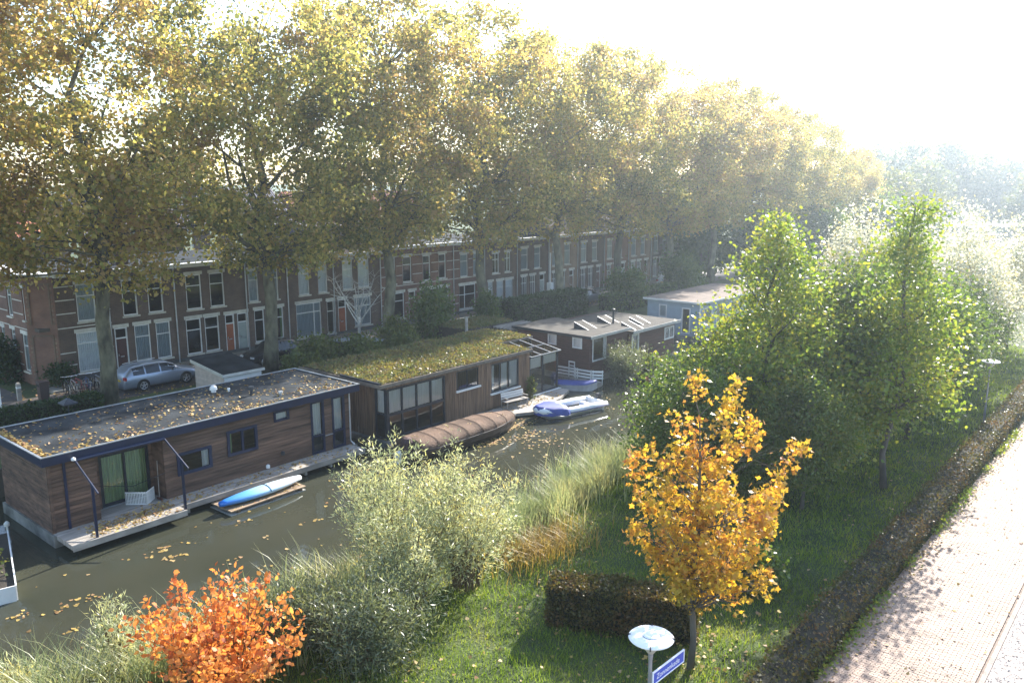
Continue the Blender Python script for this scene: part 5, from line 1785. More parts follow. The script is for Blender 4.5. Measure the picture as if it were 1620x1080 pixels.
# ------------------------------------------------------------------ foliage materials
L_PLANE = leafmat('plane_leaves', [(0.12, 0.14, 0.045), (0.19, 0.20, 0.06), (0.29, 0.27, 0.08), (0.42, 0.34, 0.10), (0.39, 0.275, 0.12), (0.27, 0.18, 0.095)], trans=.64, patch=.42, pscale=.28, tint=(1.1, 1.04, .8))
L_PLANE2 = leafmat('far_leaves', [(0.05, 0.07, 0.03), (0.10, 0.11, 0.035), (0.18, 0.16, 0.05)], trans=.45, patch=.5, pscale=.15)
L_ALDER = leafmat('alder_leaves', [(0.06, 0.115, 0.02), (0.10, 0.165, 0.025), (0.15, 0.21, 0.03), (0.22, 0.25, 0.04), (0.28, 0.25, 0.045)], trans=.52, patch=.45, pscale=.5, rough=.35, spec=.5)
L_DARKG = leafmat('dark_shrub_leaves', [(0.04, 0.075, 0.018), (0.065, 0.11, 0.024), (0.10, 0.145, 0.03), (0.17, 0.17, 0.04)], trans=.45, patch=.4, pscale=.6, rough=.35, spec=.5)
L_SHRUB = leafmat('garden_shrub_leaves', [(0.05, 0.075, 0.02), (0.08, 0.11, 0.028), (0.12, 0.14, 0.04), (0.15, 0.14, 0.05)], trans=.4, patch=.45, pscale=.6)
L_MAPLE = leafmat('maple_leaves', [(0.20, 0.20, 0.035), (0.36, 0.28, 0.04), (0.46, 0.32, 0.045), (0.48, 0.28, 0.05), (0.42, 0.19, 0.06)], trans=.48, patch=.5, pscale=.6, tint=(1.05, .95, .5))
L_ORANGE = leafmat('orange_leaves', [(0.62, 0.40, 0.12), (0.66, 0.34, 0.09), (0.62, 0.27, 0.07), (0.54, 0.20, 0.06), (0.36, 0.12, 0.06)], trans=.45, patch=.45, pscale=1.2, tint=(1.05, .9, .6))
L_WILLOW = leafmat('willow_leaves', [(0.20, 0.24, 0.13), (0.30, 0.33, 0.19), (0.42, 0.43, 0.27), (0.45, 0.41, 0.17), (0.48, 0.35, 0.10)], trans=.42, patch=.5, pscale=.9, rough=.4, spec=.6, tint=(1.05, 1.05, .8))
L_GREYW = leafmat('grey_willow_leaves', [(0.08, 0.105, 0.06), (0.13, 0.155, 0.09), (0.20, 0.22, 0.145), (0.15, 0.16, 0.05)], trans=.38, patch=.4, pscale=.9, rough=.32, spec=.65)
L_POPLAR = leafmat('white_poplar_leaves', [(0.28, 0.29, 0.2), (0.46, 0.46, 0.38), (0.58, 0.57, 0.5), (0.40, 0.36, 0.18), (0.48, 0.36, 0.15)], trans=.42, patch=.4, pscale=.5, rough=.3, spec=.7, tint=(1, 1, .85))
L_HEDGE = leafmat('hedge_leaves', [(0.045, 0.05, 0.016), (0.07, 0.075, 0.022), (0.11, 0.085, 0.03), (0.13, 0.07, 0.03)], trans=.3, patch=.5, pscale=.8)
L_GHEDGE = leafmat('green_hedge_leaves', [(0.02, 0.04, 0.014), (0.035, 0.06, 0.018), (0.05, 0.085, 0.022)], trans=.3, patch=.4, pscale=.7)
L_REED = leafmat('reed_blades', [(0.15, 0.20, 0.08), (0.23, 0.27, 0.12), (0.32, 0.33, 0.16), (0.40, 0.36, 0.17), (0.33, 0.23, 0.09)], trans=.4, patch=.6, pscale=.45, rough=.4, spec=.5, tint=(1.05, 1.05, .82))
L_GRASS = leafmat('grass_blades', [(0.08, 0.14, 0.015), (0.14, 0.22, 0.022), (0.22, 0.29, 0.03), (0.32, 0.33, 0.06)], trans=.45, patch=.5, pscale=.6, rough=.4)

# ------------------------------------------------------------------ plane trees along the far street
PL = []
for k in range(5):
    PL.append(tree_meshes('plane_%d' % k, 100 + k, 18.5, .42, ell_sampler(14.6, 6.9, 8.6, .35, -.92, 2.5), 190, 40000, .2, T_PLANE, L_PLANE, BARK_P,
                          clump=(.6, .46), limbs=11, fork=.33, envr=6.5))
order = ['first', 'second', 'third', 'fourth', 'fifth', 'sixth', 'seventh', 'eighth', 'ninth', 'tenth', 'eleventh', 'twelfth']
spots = [(-44.4, 18.68), (-44.35, 28.7), (-44.7, 38.95), (-44.7, 48.9), (-44.7, 59.3), (-44.8, 69.0), (-44.8, 79), (-44.8, 89.5), (-44.8, 100), (-45, 111), (-45, 122), (-45, 134)]
for i, (x, y) in enumerate(spots):
    far = max(0, (y - 95) / 45)
    sc = (1.0, 1.03, 1.05, 1.06, 1.04, 1.03, 1.02, 1.0, .97, .92, .86, .78)[i]
    place_tree('plane_tree', PL[(i * 2 + 1) % 5], (x, y, 1.12), '%s plane tree from the left in the yellowing row along the street' % order[i], 'tree',
               'plane trees along the canal street', rz=(i * 137.5 % 360) * math.pi / 180, sc=sc)
place_tree('plane_tree', PL[2], (-44.4, 8.6, 1.12), 'plane tree off the left edge whose branches reach into view', 'tree', 'plane trees along the canal street', rz=2.0, sc=1.0)
# fainter trees where the canal bends away
FT = [tree_meshes('far_%d' % k, 200 + k, 13, .4, ell_sampler(11, 7.5, 8.5, .3, -.95, 2.4), 110, 7000, .8, T_DIA, L_PLANE2, BARK, clump=(1.3, 1.0), limbs=6, envr=6) for k in range(2)]
fpos = [(-74, 235, 1.0), (-64, 228, 1.12), (-55, 240, 1.1), (-45, 250, 1.0), (-36, 262, .92), (-28, 275, .9), (-18, 280, .85), (-46, 150, .72), (-47, 165, .68), (-48, 182, .7), (-50, 200, .8),
        (-8, 270, .85), (2, 262, .8)]
for i, (x, y, s_) in enumerate(fpos):
    nm = '%s hazy blue tree from the left where the canal bends away' % order[i if i < 7 else i - 4] if i not in (7, 8, 9, 10) else '%s small tree beyond the end of the plane row' % ['first', 'second', 'third', 'fourth'][i - 7]
    place_tree('distant_tree', FT[i % 2], (x, y, .5), nm, 'tree', 'hazy distant trees', rz=i * 1.7, sc=s_)
for i, (x, y, s_) in enumerate(((-10, 105, .5), (-3, 112, .5), (-14, 128, .55), (-6, 140, .55), (3, 146, .5), (-16, 160, .6), (-8, 175, .6), (2, 180, .6), (-22, 190, .65), (-14, 210, .65), (-30, 215, .7), (-24, 240, .75))):
    place_tree('bank_tree', FT[(i + 1) % 2], (x, y, .9), '%s tree counting away along the near bank beyond the silvery poplars' % order[i], 'tree', 'trees along the near bank in the distance', rz=i * 2.3, sc=s_)
# mixed greenery filling the far street end
DK = tree_meshes('dark_round', 230, 5, .2, ell_sampler(4.0, 3.2, 3.3, .3, -.9), 60, 6000, .36, T_DIA, L_DARKG, BARK, clump=(.7, .6), limbs=5, envr=2.5)
for i, (x, y, s_, nm) in enumerate(((-47.5, 92, 1.15, 'dark round tree closing the street beyond the last houses'), (-43.5, 99, 1.2, 'dark bushy tree beyond the pale blue houseboat'),
                                    (-41.5, 76, .62, 'dark garden bush left of the pale blue houseboat'), (-41.5, 66, .55, 'dark garden bush behind the dark red houseboat'),
                                    (-40, 112, 1.2, 'dark tree on the far bank past the houseboats'), (-40, 135, 1.4, 'dark tree on the far bank further down the canal'))):
    place_tree('dark_tree', DK, (x, y, 1.1), nm, 'tree', None, rz=i * 2.1, sc=s_)

# ------------------------------------------------------------------ trees and shrubs on the near bank
A1 = tree_meshes('alder_a', 301, 9.5, .14, cone_sampler(1.2, 10.5, 5.4, .12, .25), 230, 26000, .155, T_OVAL, L_ALDER, BARK, clump=(.48, .36), limbs=9, fork=.18, envr=3.2)
place_tree('alder_tree', A1, (-13.2, 32, 1.0), 'bright green alder standing just behind the golden maple', 'tree', 'alders on the near bank')
A2 = tree_meshes('alder_b', 302, 11.0, .12, cone_sampler(3.0, 11.5, 2.55, .12, .25), 125, 11000, .15, T_OVAL, L_ALDER, BARK, clump=(.45, .33), limbs=9, fork=.25, envr=2.0, lean=(.15, .5))
place_tree('alder_tree', A2, (-8.75, 33.3, 1.0), 'slender conical alder with leaning trunk beside the path hedge', 'tree', 'alders on the near bank')
A3 = tree_meshes('alder_c', 303, 7.2, .12, ell_sampler(4.6, 2.7, 3.6, .3, -.95), 120, 13000, .155, T_OVAL, L_DARKG, BARK, clump=(.5, .42), limbs=7, fork=.15, envr=2.6)
for (x, y, s_, r_, nm) in ((-11.2, 36.5, 1.12, .4, 'dense dark green tree between the two alders'), (-9.8, 40.5, .95, 2.0, 'dark green bushy tree behind the slender alder'),
                           (-13.6, 25.6, .72, 3.3, 'low dark green tree left of the golden maple'), (-15.2, 38, .8, 1.1, 'dark green bush by the water behind the bright alder'),
                           (-10.4, 29.0, .62, 5.0, 'dark green shrub right of the golden maple'),
                           (-10.0, 52, .75, .9, 'green bush behind the far street lamp'), (-13.8, 29.2, .62, 2.6, 'bushy green tree at the left foot of the bright alder'),
                           (-15.6, 30.5, .66, 1.6, 'leafy waterside bush left of the bright alder'), (-12.0, 33.6, .8, 5.6, 'dense green understory tree under the bright alder'),
                           (-10.2, 45.5, .9, .2, 'broad green tree behind the slender alder trunk'),
                           (-13.5, 48, 1.0, 3.9, 'broad green tree right behind the bright alder top'),
                           (-12.6, 27.2, .5, 4.6, 'low bush behind the golden maple')):
    place_tree('green_tree', A3, (x, y, 1.0 if x > -15 else .9), nm, 'tree', None, rz=r_, sc=s_)
PO = tree_meshes('poplar', 304, 8, .13, ell_sampler(5.6, 2.6, 4.6, .3, -.95), 120, 11000, .17, T_DIA, L_POPLAR, BARK, clump=(.5, .5), limbs=7, fork=.2, envr=2.6)
for (x, y, s_, r_, nm) in ((-19.4, 63, 1.0, .3, 'silvery poplar behind the bright alder'), (-16.2, 66, .9, 1.9, 'silvery poplar left of the slender alder top'), (-10.9, 56, .92, 2.7, 'silvery poplar right of the slender alder'),
                           (-12.8, 62, 1.0, 4.4, 'silvery poplar behind the slender alder'), (-10.4, 68, .9, 5.3, 'silvery poplar above the far street lamp')):
    place_tree('poplar_tree', PO, (x, y, .9), nm, 'tree', 'silvery poplars on the near bank', rz=r_, sc=s_)
def spire_sampler(spires):
    """clumps strung along upswept branches: (x tip, y tip, z start, z tip)"""
    def f(rng, n):
        out = []
        tot = sum(math.dist((0, 0, q[2]), (q[0], q[1], q[3])) for q in spires)
        for (xt, yt, z0_, z1_) in spires:
            L_ = math.dist((0, 0, z0_), (xt, yt, z1_))
            for k in range(max(2, int(round(n * L_ / tot)))):
                q = .12 + .88 * rng.random()
                w = .24 * (1 - .85 * q) + .04
                out.append((xt * q ** .75 + rng.normal() * w, yt * q ** .75 + rng.normal() * w, z0_ + (z1_ - z0_) * q ** 1.25 + rng.normal() * .1))
        return np.array(out)
    return f
SPIRES = []
for (du, dv, z0_, z1_) in ((-.1, .1, 3.4, 7.55), (.95, .5, 3.6, 7.25), (.4, -.6, 3.2, 6.6), (-.6, .5, 3.4, 6.9), (-1.05, -.2, 2.9, 6.1), (-1.5, .4, 2.4, 5.9), (2.45, .1, 2.6, 5.9), (1.8, -.5, 2.6, 5.6),
                           (1.45, .8, 3.0, 6.5), (-1.6, -.5, 1.9, 4.3), (2.1, .3, 2.2, 4.3), (2.2, -.3, 1.9, 3.2), (-.7, -1.2, 2.0, 3.6), (.6, -1.3, 2.1, 4.2), (0, -1.6, 2.4, 5.0), (.2, 1.7, 2.4, 5.2),
                           (-1.0, 1.3, 2.2, 4.6), (1.2, 1.5, 2.4, 4.4), (-.5, -.3, 1.9, 2.7), (.5, .2, 1.9, 2.9), (-1.2, -.9, 2.2, 5.0), (1.3, -1.1, 2.2, 4.9)):
    SPIRES.append((rt.x * du + fw.x * dv, rt.y * du + fw.y * dv, z0_, z1_))
MP = tree_meshes('maple', 305, 6.6, .085, spire_sampler(SPIRES), 210, 7200, .118, T_LOBE, L_MAPLE, BARK, clump=(.125, .15), limbs=11, fork=.3, envr=1.9, upb=.3)
place_tree('maple_tree', MP, (-8.6, 17.04, 1.0), 'young golden yellow maple on a thin trunk beside the lamp', 'tree')
# bare birch in the gardens
rng = np.random.default_rng(55)
bt = thing('birch_tree', (-47.1, 38.1, 1.15), 'bare white stemmed birch before the mansard roofed house', 'tree')
mb = MB()
mb.tube([(0, 0, 0), (.05, 0, 1.2), (0, .1, 2.6)], [.12, .11, .09], 8)
mb.build('trunk', BARK_W, bt, local=True, smooth=True)
for k in range(9):
    a = k * 2.4
    z0_ = 1.1 + .19 * k
    L = 4.6 - .25 * k
    p = np.array([0, .05, z0_])
    d = np.array([math.cos(a) * .75, math.sin(a) * .75, .8])
    pts = [p]
    for s_ in range(5):
        d = d + np.array([rng.normal() * .12, rng.normal() * .12, .16])
        d /= np.linalg.norm(d)
        p = p + d * L / 5
        pts.append(p)
    lm = MB().tube(pts, [.055, .045, .036, .027, .018, .008], 5)
    for s_ in range(2, 6):
        for q in range(3):
            e = pts[s_] + np.array([rng.normal() * .6, rng.normal() * .6, rng.uniform(.1, .8)])
            lm.tube([pts[s_], (pts[s_] + e) / 2 + rng.normal(size=3) * .06, e], [.014, .01, .004], 3, cap=False)
    lm.build('branch', BARK_W, bt, local=True)

def whip_shrub(name, loc, label, h, spread, nst, nl, lsize, tmpl, lmat, seed, cat='shrub', group=None, low=.12, bend=.3, jit=.12):
    """many stems from one root, leaves set along them"""
    r = np.random.default_rng(seed)
    t = thing(name, loc, label, cat, group)
    st = MB()
    P, D = [], []
    for i in range(nst):
        a = r.uniform(0, 6.283)
        rr = spread * math.sqrt(r.random())
        H = h * r.uniform(.6, 1.05) * (1 - .25 * (rr / spread) ** 2)
        p0 = np.array([math.cos(a) * rr * .25, math.sin(a) * rr * .25, 0])
        p3 = np.array([math.cos(a) * rr, math.sin(a) * rr, H])
        p1 = p0 + np.array([0, 0, H * .5]) + r.normal(size=3) * bend * .3
        ts = np.linspace(0, 1, 6)
        pts = [(1 - q) ** 2 * p0 + 2 * q * (1 - q) * p1 + q * q * p3 for q in ts]
        st.tube(pts, [.022, .018, .014, .01, .007, .003], 4, cap=False)
        n = int(nl / nst)
        q = low + (1 - low) * r.random(n) ** .8
        base = ((1 - q) ** 2)[:, None] * p0 + (2 * q * (1 - q))[:, None] * p1 + (q * q)[:, None] * p3
        w = (jit + .5 * jit * r.random(n)) * (1.3 - 1.05 * q) * 1.9
        off = r.normal(size=(n, 3)) * w[:, None]
        P.append(base + off)
        D.append(norm(off * .8 + np.array([0, 0, .12])) + np.array([0, 0, .25]))
    st.build('stems', STEM, t, local=True)
    P, D = np.concatenate(P), np.concatenate(D)
    P[:, 2] = np.maximum(P[:, 2], .03)
    me = np_mesh(name, leaf_verts(P, lsize * r.uniform(.6, 1.3, len(P)), tmpl, r, .3, D, .5), len(tmpl), lmat)
    np_obj('foliage', me, t)
    return t

def on_bank(px, py, z):
    x, y, _ = gz(px, py, z)
    return (x, y, bank_z(x, y) - .03)

whip_shrub('willow_shrub', (-18.0, 15.6, .5), 'tall pale willow shrub with upright shoots at the water edge', 5.0, 1.9, 70, 12500, .155, T_LANCE, L_WILLOW, 61, jit=.17, low=.25)
whip_shrub('willow_shrub', (-15.9, 16.6, .9), 'pale yellowing willow shrub right of the tallest willow', 4.7, 1.7, 60, 10000, .155, T_LANCE, L_WILLOW, 62, jit=.17, low=.3)
whip_shrub('willow_shrub', (-16.1, 14.5, .9), 'yellow green willow with bare orange stems in front of the tall willow', 3.5, 1.7, 55, 6500, .155, T_LANCE, L_WILLOW, 63, jit=.17, low=.35)
whip_shrub('grey_willow', (-15.0, 12.2, .95), 'grey green willow bush at the bottom centre', 2.5, 1.75, 90, 14000, .15, T_LANCE, L_GREYW, 64, jit=.2)
whip_shrub('grey_willow', (-17.0, 11.6, .85), 'smaller grey green willow bush left of the bottom centre bush', 2.1, 1.3, 60, 7000, .15, T_LANCE, L_GREYW, 65, jit=.18)
whip_shrub('orange_shrub', (-16.6, 8.9, .85), 'fiery orange leaved shrub in the lower left foreground', 3.1, 2.1, 46, 4200, .14, T_OVAL, L_ORANGE, 66, jit=.115, bend=1.2)
whip_shrub('willow_shrub', (-20.1, 8.0, .35), 'small bushy willow sapling standing in the reeds at lower left', 2.6, .55, 22, 1500, .16, T_LANCE, L_WILLOW, 67, jit=.12)
whip_shrub('willow_shrub', (-20.4, 5.8, .4), 'thin willow sprig at the lower left corner', 1.6, .6, 18, 1100, .16, T_LANCE, L_WILLOW, 68, jit=.1)
for i, (x, y, h, sp_, nm) in enumerate(((-19.0, 6.6, 1.3, 1.1, 'low grey green willow at the bottom left between two saplings'), (-18.6, 9.4, 1.5, .9, 'low grey green willow left of the orange shrub'),
                                       (-17.6, 10.6, 1.9, .9, 'grey green willow right behind the orange shrub'), (-17.6, 5.6, .9, 1.1, 'low willow growth at the very bottom left'))):
    whip_shrub('low_willow', (x, y, bank_z(x, y) - .02), nm, h, sp_, 34, 2600, .15, T_LANCE, L_WILLOW if i % 2 else L_GREYW, 70 + i, jit=.15)
for i, (x, y, h, sp_, nm) in enumerate(((-41.8, 30.6, 2.6, 2.0, 'spreading green shrub behind the gap between the two nearest houseboats'), (-40.6, 33.0, 2.3, 1.6, 'green shrub in front of the small grey roofed shed'),
                                       (-42.0, 37.2, 2.8, 1.7, 'green shrub below the bare birch'), (-39.8, 36.0, 2.0, 1.4, 'low green shrub behind the sedum roof'), (-40.8, 28.6, 1.8, 1.2, 'pale shrub beside the second plane trunk'))):
    whip_shrub('garden_shrub', (x, y, 1.12), nm, h, sp_, 40, 3200, .2, T_DIA, L_SHRUB, 80 + i, jit=.2)
for i, (x, y, h, nm) in enumerate(((-41.9, 40.2, 5.2, 'tall bamboo like shrub left of the planted roof shed'), (-43.4, 42.6, 5.0, 'tall loose shrub in front of the red brick house'), (-42.6, 47.4, 3.6, 'dark shrub behind the planted roof shed'))):
    whip_shrub('tall_shrub', (x, y, 1.12), nm, h, 1.3, 36, 3200, .2, T_DIA, L_DARKG, 90 + i, jit=.22)
whip_shrub('dark_shrub', (-9.2, 22.0, 1.0), 'low dark shrub on the lawn right of the maple trunk', 1.3, 1.0, 40, 2600, .13, T_OVAL, L_DARKG, 94, jit=.16)
whip_shrub('waterside_bush', (-28.6, 45.3, .0), 'grey green bush overhanging the water before the dark red houseboat', 2.7, 1.8, 70, 7500, .17, T_LANCE, L_GREYW, 95, jit=.16)
whip_shrub('waterside_bush', (-27.8, 47.4, .0), 'brownish bush at the waterline beyond the railing', 1.6, 1.3, 45, 2600, .16, T_DIA, L_SHRUB, 96, jit=.16)
whip_shrub('house_plant', (-54.2, 17.0, 1.15), 'dark shrub against the side of the corner house', 2.9, 1.2, 40, 3000, .18, T_DIA, L_GHEDGE, 97, jit=.2)
whip_shrub('house_plant', (-50.6, 18.6, 1.25), 'low shrub at the chamfered corner of the corner house', 1.3, .7, 25, 1200, .16, T_DIA, L_GHEDGE, 98, jit=.16)
whip_shrub('house_plant', (-56.8, 16.9, 1.15), 'second dark shrub along the side street wall', 2.4, 1.1, 35, 2400, .18, T_DIA, L_GHEDGE, 99, jit=.2)
whip_shrub('deck_plant', (-29.95, 37.0, .26), 'potted climber between the bench and the sunroom', 1.5, .3, 14, 500, .12, T_DIA, L_SHRUB, 101, jit=.08)
whip_shrub('raft_plant', (-29.6, 7.6, .38), 'shrubby plant growing in the floating planter', .9, .9, 30, 1100, .12, T_DIA, L_SHRUB, 102, jit=.14)

# ------------------------------------------------------------------ hedges
def hedge(label, pts, w, z0, h, n, lsize, lmat, seed, cm):
    """hedge along a polyline pts (x,y)"""
    r = np.random.default_rng(seed)
    p = [np.array(q, float) for q in pts]
    t = thing('hedge', (p[0][0], p[0][1], z0), label, 'hedge')
    core = MB()
    Ps, Ds = [], []
    tot = sum(np.linalg.norm(b - a) for a, b in zip(p, p[1:]))
    sec = []
    for a, b in zip(p, p[1:]):
        L = np.linalg.norm(b - a)
        u = (b - a) / L
        nrm = np.array([u[1], -u[0]])
        k = max(2, int(L / .5))
        for i in range(k + (1 if b is p[-1] else 0)):
            s_ = a + u * L * i / k
            ww = w / 2 - .07 + r.uniform(-.03, .03)
            hh = h - .09 + r.uniform(-.03, .03)
            sec.append([(s_[0] - nrm[0] * ww, s_[1] - nrm[1] * ww, z0 - .1), (s_[0] + nrm[0] * ww, s_[1] + nrm[1] * ww, z0 - .1),
                        (s_[0] + nrm[0] * ww, s_[1] + nrm[1] * ww, z0 + hh), (s_[0] - nrm[0] * ww, s_[1] - nrm[1] * ww, z0 + hh)])
        m_ = int(n * L / tot)
        s_ = r.random(m_) * L
        f = r.random(m_)
        tl = 2 * h + w
        d = f * tl
        off, zz, dd = np.zeros(m_), np.zeros(m_), np.zeros((m_, 3))
        lf = d < h
        tp_ = (d >= h) & (d < h + w)
        rg = d >= h + w
        off[lf], zz[lf] = -w / 2, d[lf]
        off[tp_], zz[tp_] = d[tp_] - h - w / 2, h
        off[rg], zz[rg] = w / 2, d[rg] - h - w
        jit = r.normal(0, .05, m_) + .05 * np.sin(s_ * 2.1) * np.sin(zz * 3 + s_)
        off = off + np.where(lf, -jit, np.where(rg, jit, 0))
        zz = zz + np.where(tp_, jit, 0)
        P = np.stack([a[0] + u[0] * s_ + nrm[0] * off, a[1] + u[1] * s_ + nrm[1] * off, z0 + np.maximum(.02, zz)], 1)
        D = np.where(tp_[:, None], np.array([0, 0, 1.0]), np.where(lf[:, None], -1.0, 1.0) * np.array([nrm[0], nrm[1], 0.3]))
        Ps.append(P)
        Ds.append(D)
    # end caps
    for e, sg_ in ((p[0], -1), (p[-1], 1)):
        u = norm((p[1] - p[0])[None])[0] if sg_ < 0 else norm((p[-1] - p[-2])[None])[0]
        nrm = np.array([u[1], -u[0]])
        m_ = int(n * .5 * w / tot) + 60
        off = r.uniform(-w / 2, w / 2, m_)
        zz = r.uniform(0, h, m_)
        j_ = sg_ * (r.normal(0, .04, m_))
        Ps.append(np.stack([e[0] + nrm[0] * off + u[0] * j_, e[1] + nrm[1] * off + u[1] * j_, z0 + zz], 1))
        Ds.append(np.tile(np.array([u[0] * sg_, u[1] * sg_, .3]), (m_, 1)))
    core.loft(sec)
    core.build('branches', cm, t)
    P, D = np.concatenate(Ps), np.concatenate(Ds)
    me = np_mesh('hedge_leaves', leaf_verts(P - np.array(t.location), lsize * r.uniform(.6, 1.3, len(P)), T_DIA, r, .3, D, .9), 4, lmat)
    np_obj('foliage', me, t)
    return t

CORE = M('hedge_core', (.025, .024, .014), .95, .4, 4)
hedge('long low brownish hedge running beside the brick path', [(-6.5, 13.5), (-6.55, 30), (-6.7, 48), (-6.9, 75)], .8, 1.0, .85, 26000, .085, L_HEDGE, 71, CORE)
hedge('tall clipped dark hedge block on the lawn behind the lamp', [(-12.75, 16.75), (-11, 17.6), (-9.2, 18.4)], .95, .95, 1.3, 11000, .08, L_HEDGE, 72, CORE)
hedge('low green hedge behind the navy trimmed houseboat', [(-44.0, 11.0), (-43.9, 17.9)], 1.0, 1.15, .85, 4500, .14, L_GHEDGE, 73, CORE)
hedge('tall dark clipped hedge beyond the sedum roof', [(-43.2, 50.3), (-43.2, 60.6)], 1.6, 1.12, 2.3, 7000, .18, L_GHEDGE, 74, CORE)
hedge('dark hedge along the bank behind the dark red houseboat', [(-41.5, 62.0), (-41.0, 80)], 1.3, 1.12, 1.7, 6500, .18, L_DARKG, 75, CORE)
hedge('dark hedge between the black car and the shrubs', [(-43.3, 29.9), (-45.0, 36.5)], .9, 1.12, 1.2, 3200, .15, L_GHEDGE, 76, CORE)

# ------------------------------------------------------------------ grass, reeds, leaf litter
def blades(name, P, H, W, bend, mat, seed, label, cat, nseg=3):
    r = np.random.default_rng(seed)
    N = len(P)
    a = r.uniform(0, 6.283, N)
    dirx = np.stack([np.cos(a), np.sin(a), np.zeros(N)], 1)
    side = np.stack([-np.sin(a), np.cos(a), np.zeros(N)], 1)
    lean = bend * r.uniform(.3, 1.4, N) * H
    ts = np.linspace(0, 1, nseg + 1)
    rows = []
    for q in ts:
        c_ = P + dirx * (lean * q ** 2)[:, None] + np.array([0, 0, 1.0]) * (H * (q - .28 * bend * q ** 3))[:, None]
        w_ = (W * (1 - q ** 1.5) * .5 + .0008) * np.ones(N)
        rows.append((c_ - side * w_[:, None], c_ + side * w_[:, None]))
    if nseg == 1:
        V = np.stack([rows[0][0], rows[0][1], rows[1][1]], 1).reshape(-1, 3)
        me = np_mesh(name, V, 3, mat)
    else:
        Vn = np.stack([v for rw in rows for v in rw], 1)       # N, 2*(nseg+1), 3
        k = 2 * (nseg + 1)
        base = (np.arange(N) * k)[:, None, None]
        q = np.array([[2 * i, 2 * i + 1, 2 * i + 3, 2 * i + 2] for i in range(nseg)])[None]
        F = (base + q).reshape(-1)
        me = bpy.data.meshes.new(name)
        me.vertices.add(N * k)
        me.vertices.foreach_set('co', Vn.reshape(-1).astype(np.float32))
        me.loops.add(len(F))
        me.loops.foreach_set('vertex_index', F.astype(np.int32))
        me.polygons.add(N * nseg)
        me.polygons.foreach_set('loop_start', np.arange(0, N * nseg * 4, 4, dtype=np.int32))
        me.update(calc_edges=True)
        me.materials.append(mat)
    o = np_obj(name, me)
    return tag(o, label, cat, kind='stuff')

bz = np.vectorize(bank_z)
r = np.random.default_rng(81)
n = 120000
yy = 8 + 62 * r.random(n) ** 1.7
xx = r.uniform(-17.6, -7.0, n)
P = np.stack([xx, yy, bz(xx, yy)], 1)
tuft = .5 + .5 * np.sin(xx * 1.9 + np.sin(yy * 1.4) * 2) * np.sin(yy * 1.6)
blades('grass', P, (.08 + .16 * r.random(n)) * (.6 + .8 * tuft), .018 + .012 * (yy > 25), .6, L_GRASS, 82, 'rough lawn grass on the near bank', 'grass', nseg=1)
# reeds along the waterline
n = 24000
yy = np.concatenate([r.uniform(-1, 16, n // 2), r.uniform(17.5, 31, n - n // 2)])
kk = np.clip((12 - yy) / 7, 0, 1)
sh_ = -18.9 + .5 * np.sin(yy * .35) - 2.2 * kk * kk * (3 - 2 * kk)
xx = sh_ + r.normal(.2, .85, n) + np.where(yy < 16, np.abs(r.normal(0, 1.4, n)) - .8, 0)
cl = .5 + .5 * np.sin(yy * 2.3 + np.sin(xx * 3) * 1.5)
keep = r.random(n) < .25 + .75 * cl
xx, yy, cl = xx[keep], yy[keep], cl[keep]
P = np.stack([xx, yy, np.maximum(-.1, bz(xx, yy))], 1)
blades('reeds', P, (1.1 + .75 * r.random(len(xx))) * (.75 + .35 * cl), .03, .55, L_REED, 83, 'pale green and straw coloured reeds along the water edge', 'reeds')
n = 1100
xx, yy = r.normal(-15.7, .6, n), r.normal(20.0, 1.0, n)
P = np.stack([xx, yy, bz(xx, yy)], 1)
L_GOLD = leafmat('golden_sedge', [(0.17, 0.17, 0.05), (0.28, 0.22, 0.07), (0.36, 0.24, 0.075), (0.22, 0.13, 0.05)], trans=.4, patch=.5, pscale=.8)
blades('golden_sedge', P, .55 + .4 * r.random(n), .025, .9, L_GOLD, 84, 'golden brown arching sedge between the willows and the clipped hedge', 'sedge')
# floating leaves: singles and small rafts
r = np.random.default_rng(85)
P = [rnd_pts(r, 170, -29, -20, 6, 45, .004)]
for (px, py, nn, sx) in ((263, 882, 8, .2), (755, 690, 260, .75), (800, 675, 300, .85), (775, 700, 120, .5), (128, 950, 16, .3), (95, 965, 12, .25), (30, 975, 12, .25), (105, 1000, 6, .2),
                         (275, 880, 14, .3), (243, 877, 8, .3), (495, 690, 12, .25), (210, 978, 10, .25), (830, 690, 60, .8), (860, 700, 50, 1.2), (850, 755, 12, .6), (270, 865, 10, .3)):
    x, y, z = gz(px, py, 0)
    q_ = np.zeros((nn, 3))
    q_[:, 0] = x + r.normal(0, sx * .45, nn)
    q_[:, 1] = y + r.normal(0, sx, nn)
    q_[:, 2] = .004
    P.append(q_)
for k in range(12):
    x, y = r.uniform(-28.5, -21), r.uniform(7, 33)
    nn = r.integers(3, 9)
    q_ = np.zeros((nn, 3))
    q_[:, 0] = x + r.normal(0, .14, nn)
    q_[:, 1] = y + r.normal(0, .2, nn)
    q_[:, 2] = .004
    P.append(q_)
P = np.concatenate(P)
P = P[(P[:, 0] > -29.5) | (P[:, 1] > 33)]
o_ = scatter('floating_leaves', P, .13, None, 86, lift=.012, upb=12)
tag(o_, 'yellow and brown leaves floating on the canal', 'leaves')
P = np.concatenate([rnd_pts(r, 1500, -6.1, -5.2, 15, 48, 1.034), rnd_pts(r, 380, -6, -3, 15, 48, 1.034)])
P[:1500, 0] = -6.12 + np.abs(r.normal(0, .28, 1500))
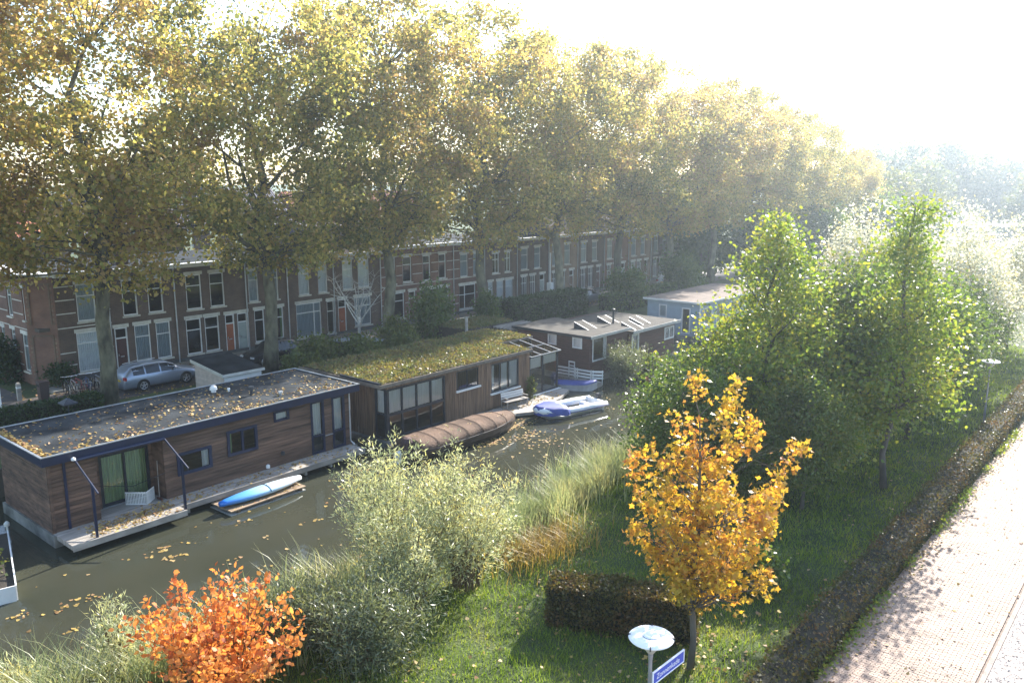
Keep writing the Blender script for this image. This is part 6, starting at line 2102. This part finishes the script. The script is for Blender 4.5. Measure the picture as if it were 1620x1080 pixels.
o_ = scatter('fallen_leaves', P, .075, None, 87)
tag(o_, 'fallen leaves gathered along the hedge edge of the path', 'leaves')
xx, yy = r.uniform(-16, -7.2, 900), 9 + 30 * r.random(900) ** 1.4
P = np.stack([xx, yy, bz(xx, yy) + .05], 1)
P[:250, 0] = -8.6 + r.normal(0, 1.3, 250)
P[:250, 1] = 17 + r.normal(0, 1.5, 250)
P[:, 2] = bz(P[:, 0], P[:, 1]) + .06
o_ = scatter('lawn_leaves', P, .1, None, 89, lift=.06)
tag(o_, 'fallen leaves lying in the lawn grass', 'leaves')
P = rnd_pts(r, 2600, -50.8, -44.6, 10, 70, 1.28)
P[:, 2] = np.where(P[:, 0] < -49.1, 1.275, 1.175)
o_ = scatter('street_leaves', P, .14, None, 88)
tag(o_, 'fallen leaves on the street and pavement across the water', 'leaves')
# weeds growing out between hedge and paving
n = 2600
yy = r.uniform(15, 45, n)
cl = np.sin(yy * 1.7) + np.sin(yy * .6 + 1)
yy = yy[cl > -.2]
xx = -6.12 + np.abs(r.normal(0, .16, len(yy)))
P = np.stack([xx, yy, np.full(len(yy), 1.02) + r.random(len(yy)) * .25], 1)
wme = np_mesh('weeds', leaf_verts(P, r.uniform(.05, .13, len(P)), T_OVAL, r, .8), 6, L_ALDER)
tag(np_obj('weeds', wme), 'leafy weeds at the foot of the path hedge', 'weeds', kind='stuff')

# ------------------------------------------------------------------ haze
hz = MB().box(-330, 130, -80, 420, -2, 29)
hm = bpy.data.materials.new('haze')
hm.use_nodes = True
hn = hm.node_tree
hn.nodes.remove(hn.nodes['Principled BSDF'])
pv = hn.nodes.new('ShaderNodeVolumePrincipled')
pv.inputs['Color'].default_value = (0.74, 0.87, 1.0, 1)
pv.inputs['Density'].default_value = 0.0008
pv.inputs['Anisotropy'].default_value = 0.7
hn.links.new(pv.outputs[0], hn.nodes['Material Output'].inputs['Volume'])
hz_o = hz.build('haze', hm)
hz_o['kind'] = 'stuff'
hz_o['label'] = 'pale sunlit haze lying over the canal'
hz_o['category'] = 'haze'
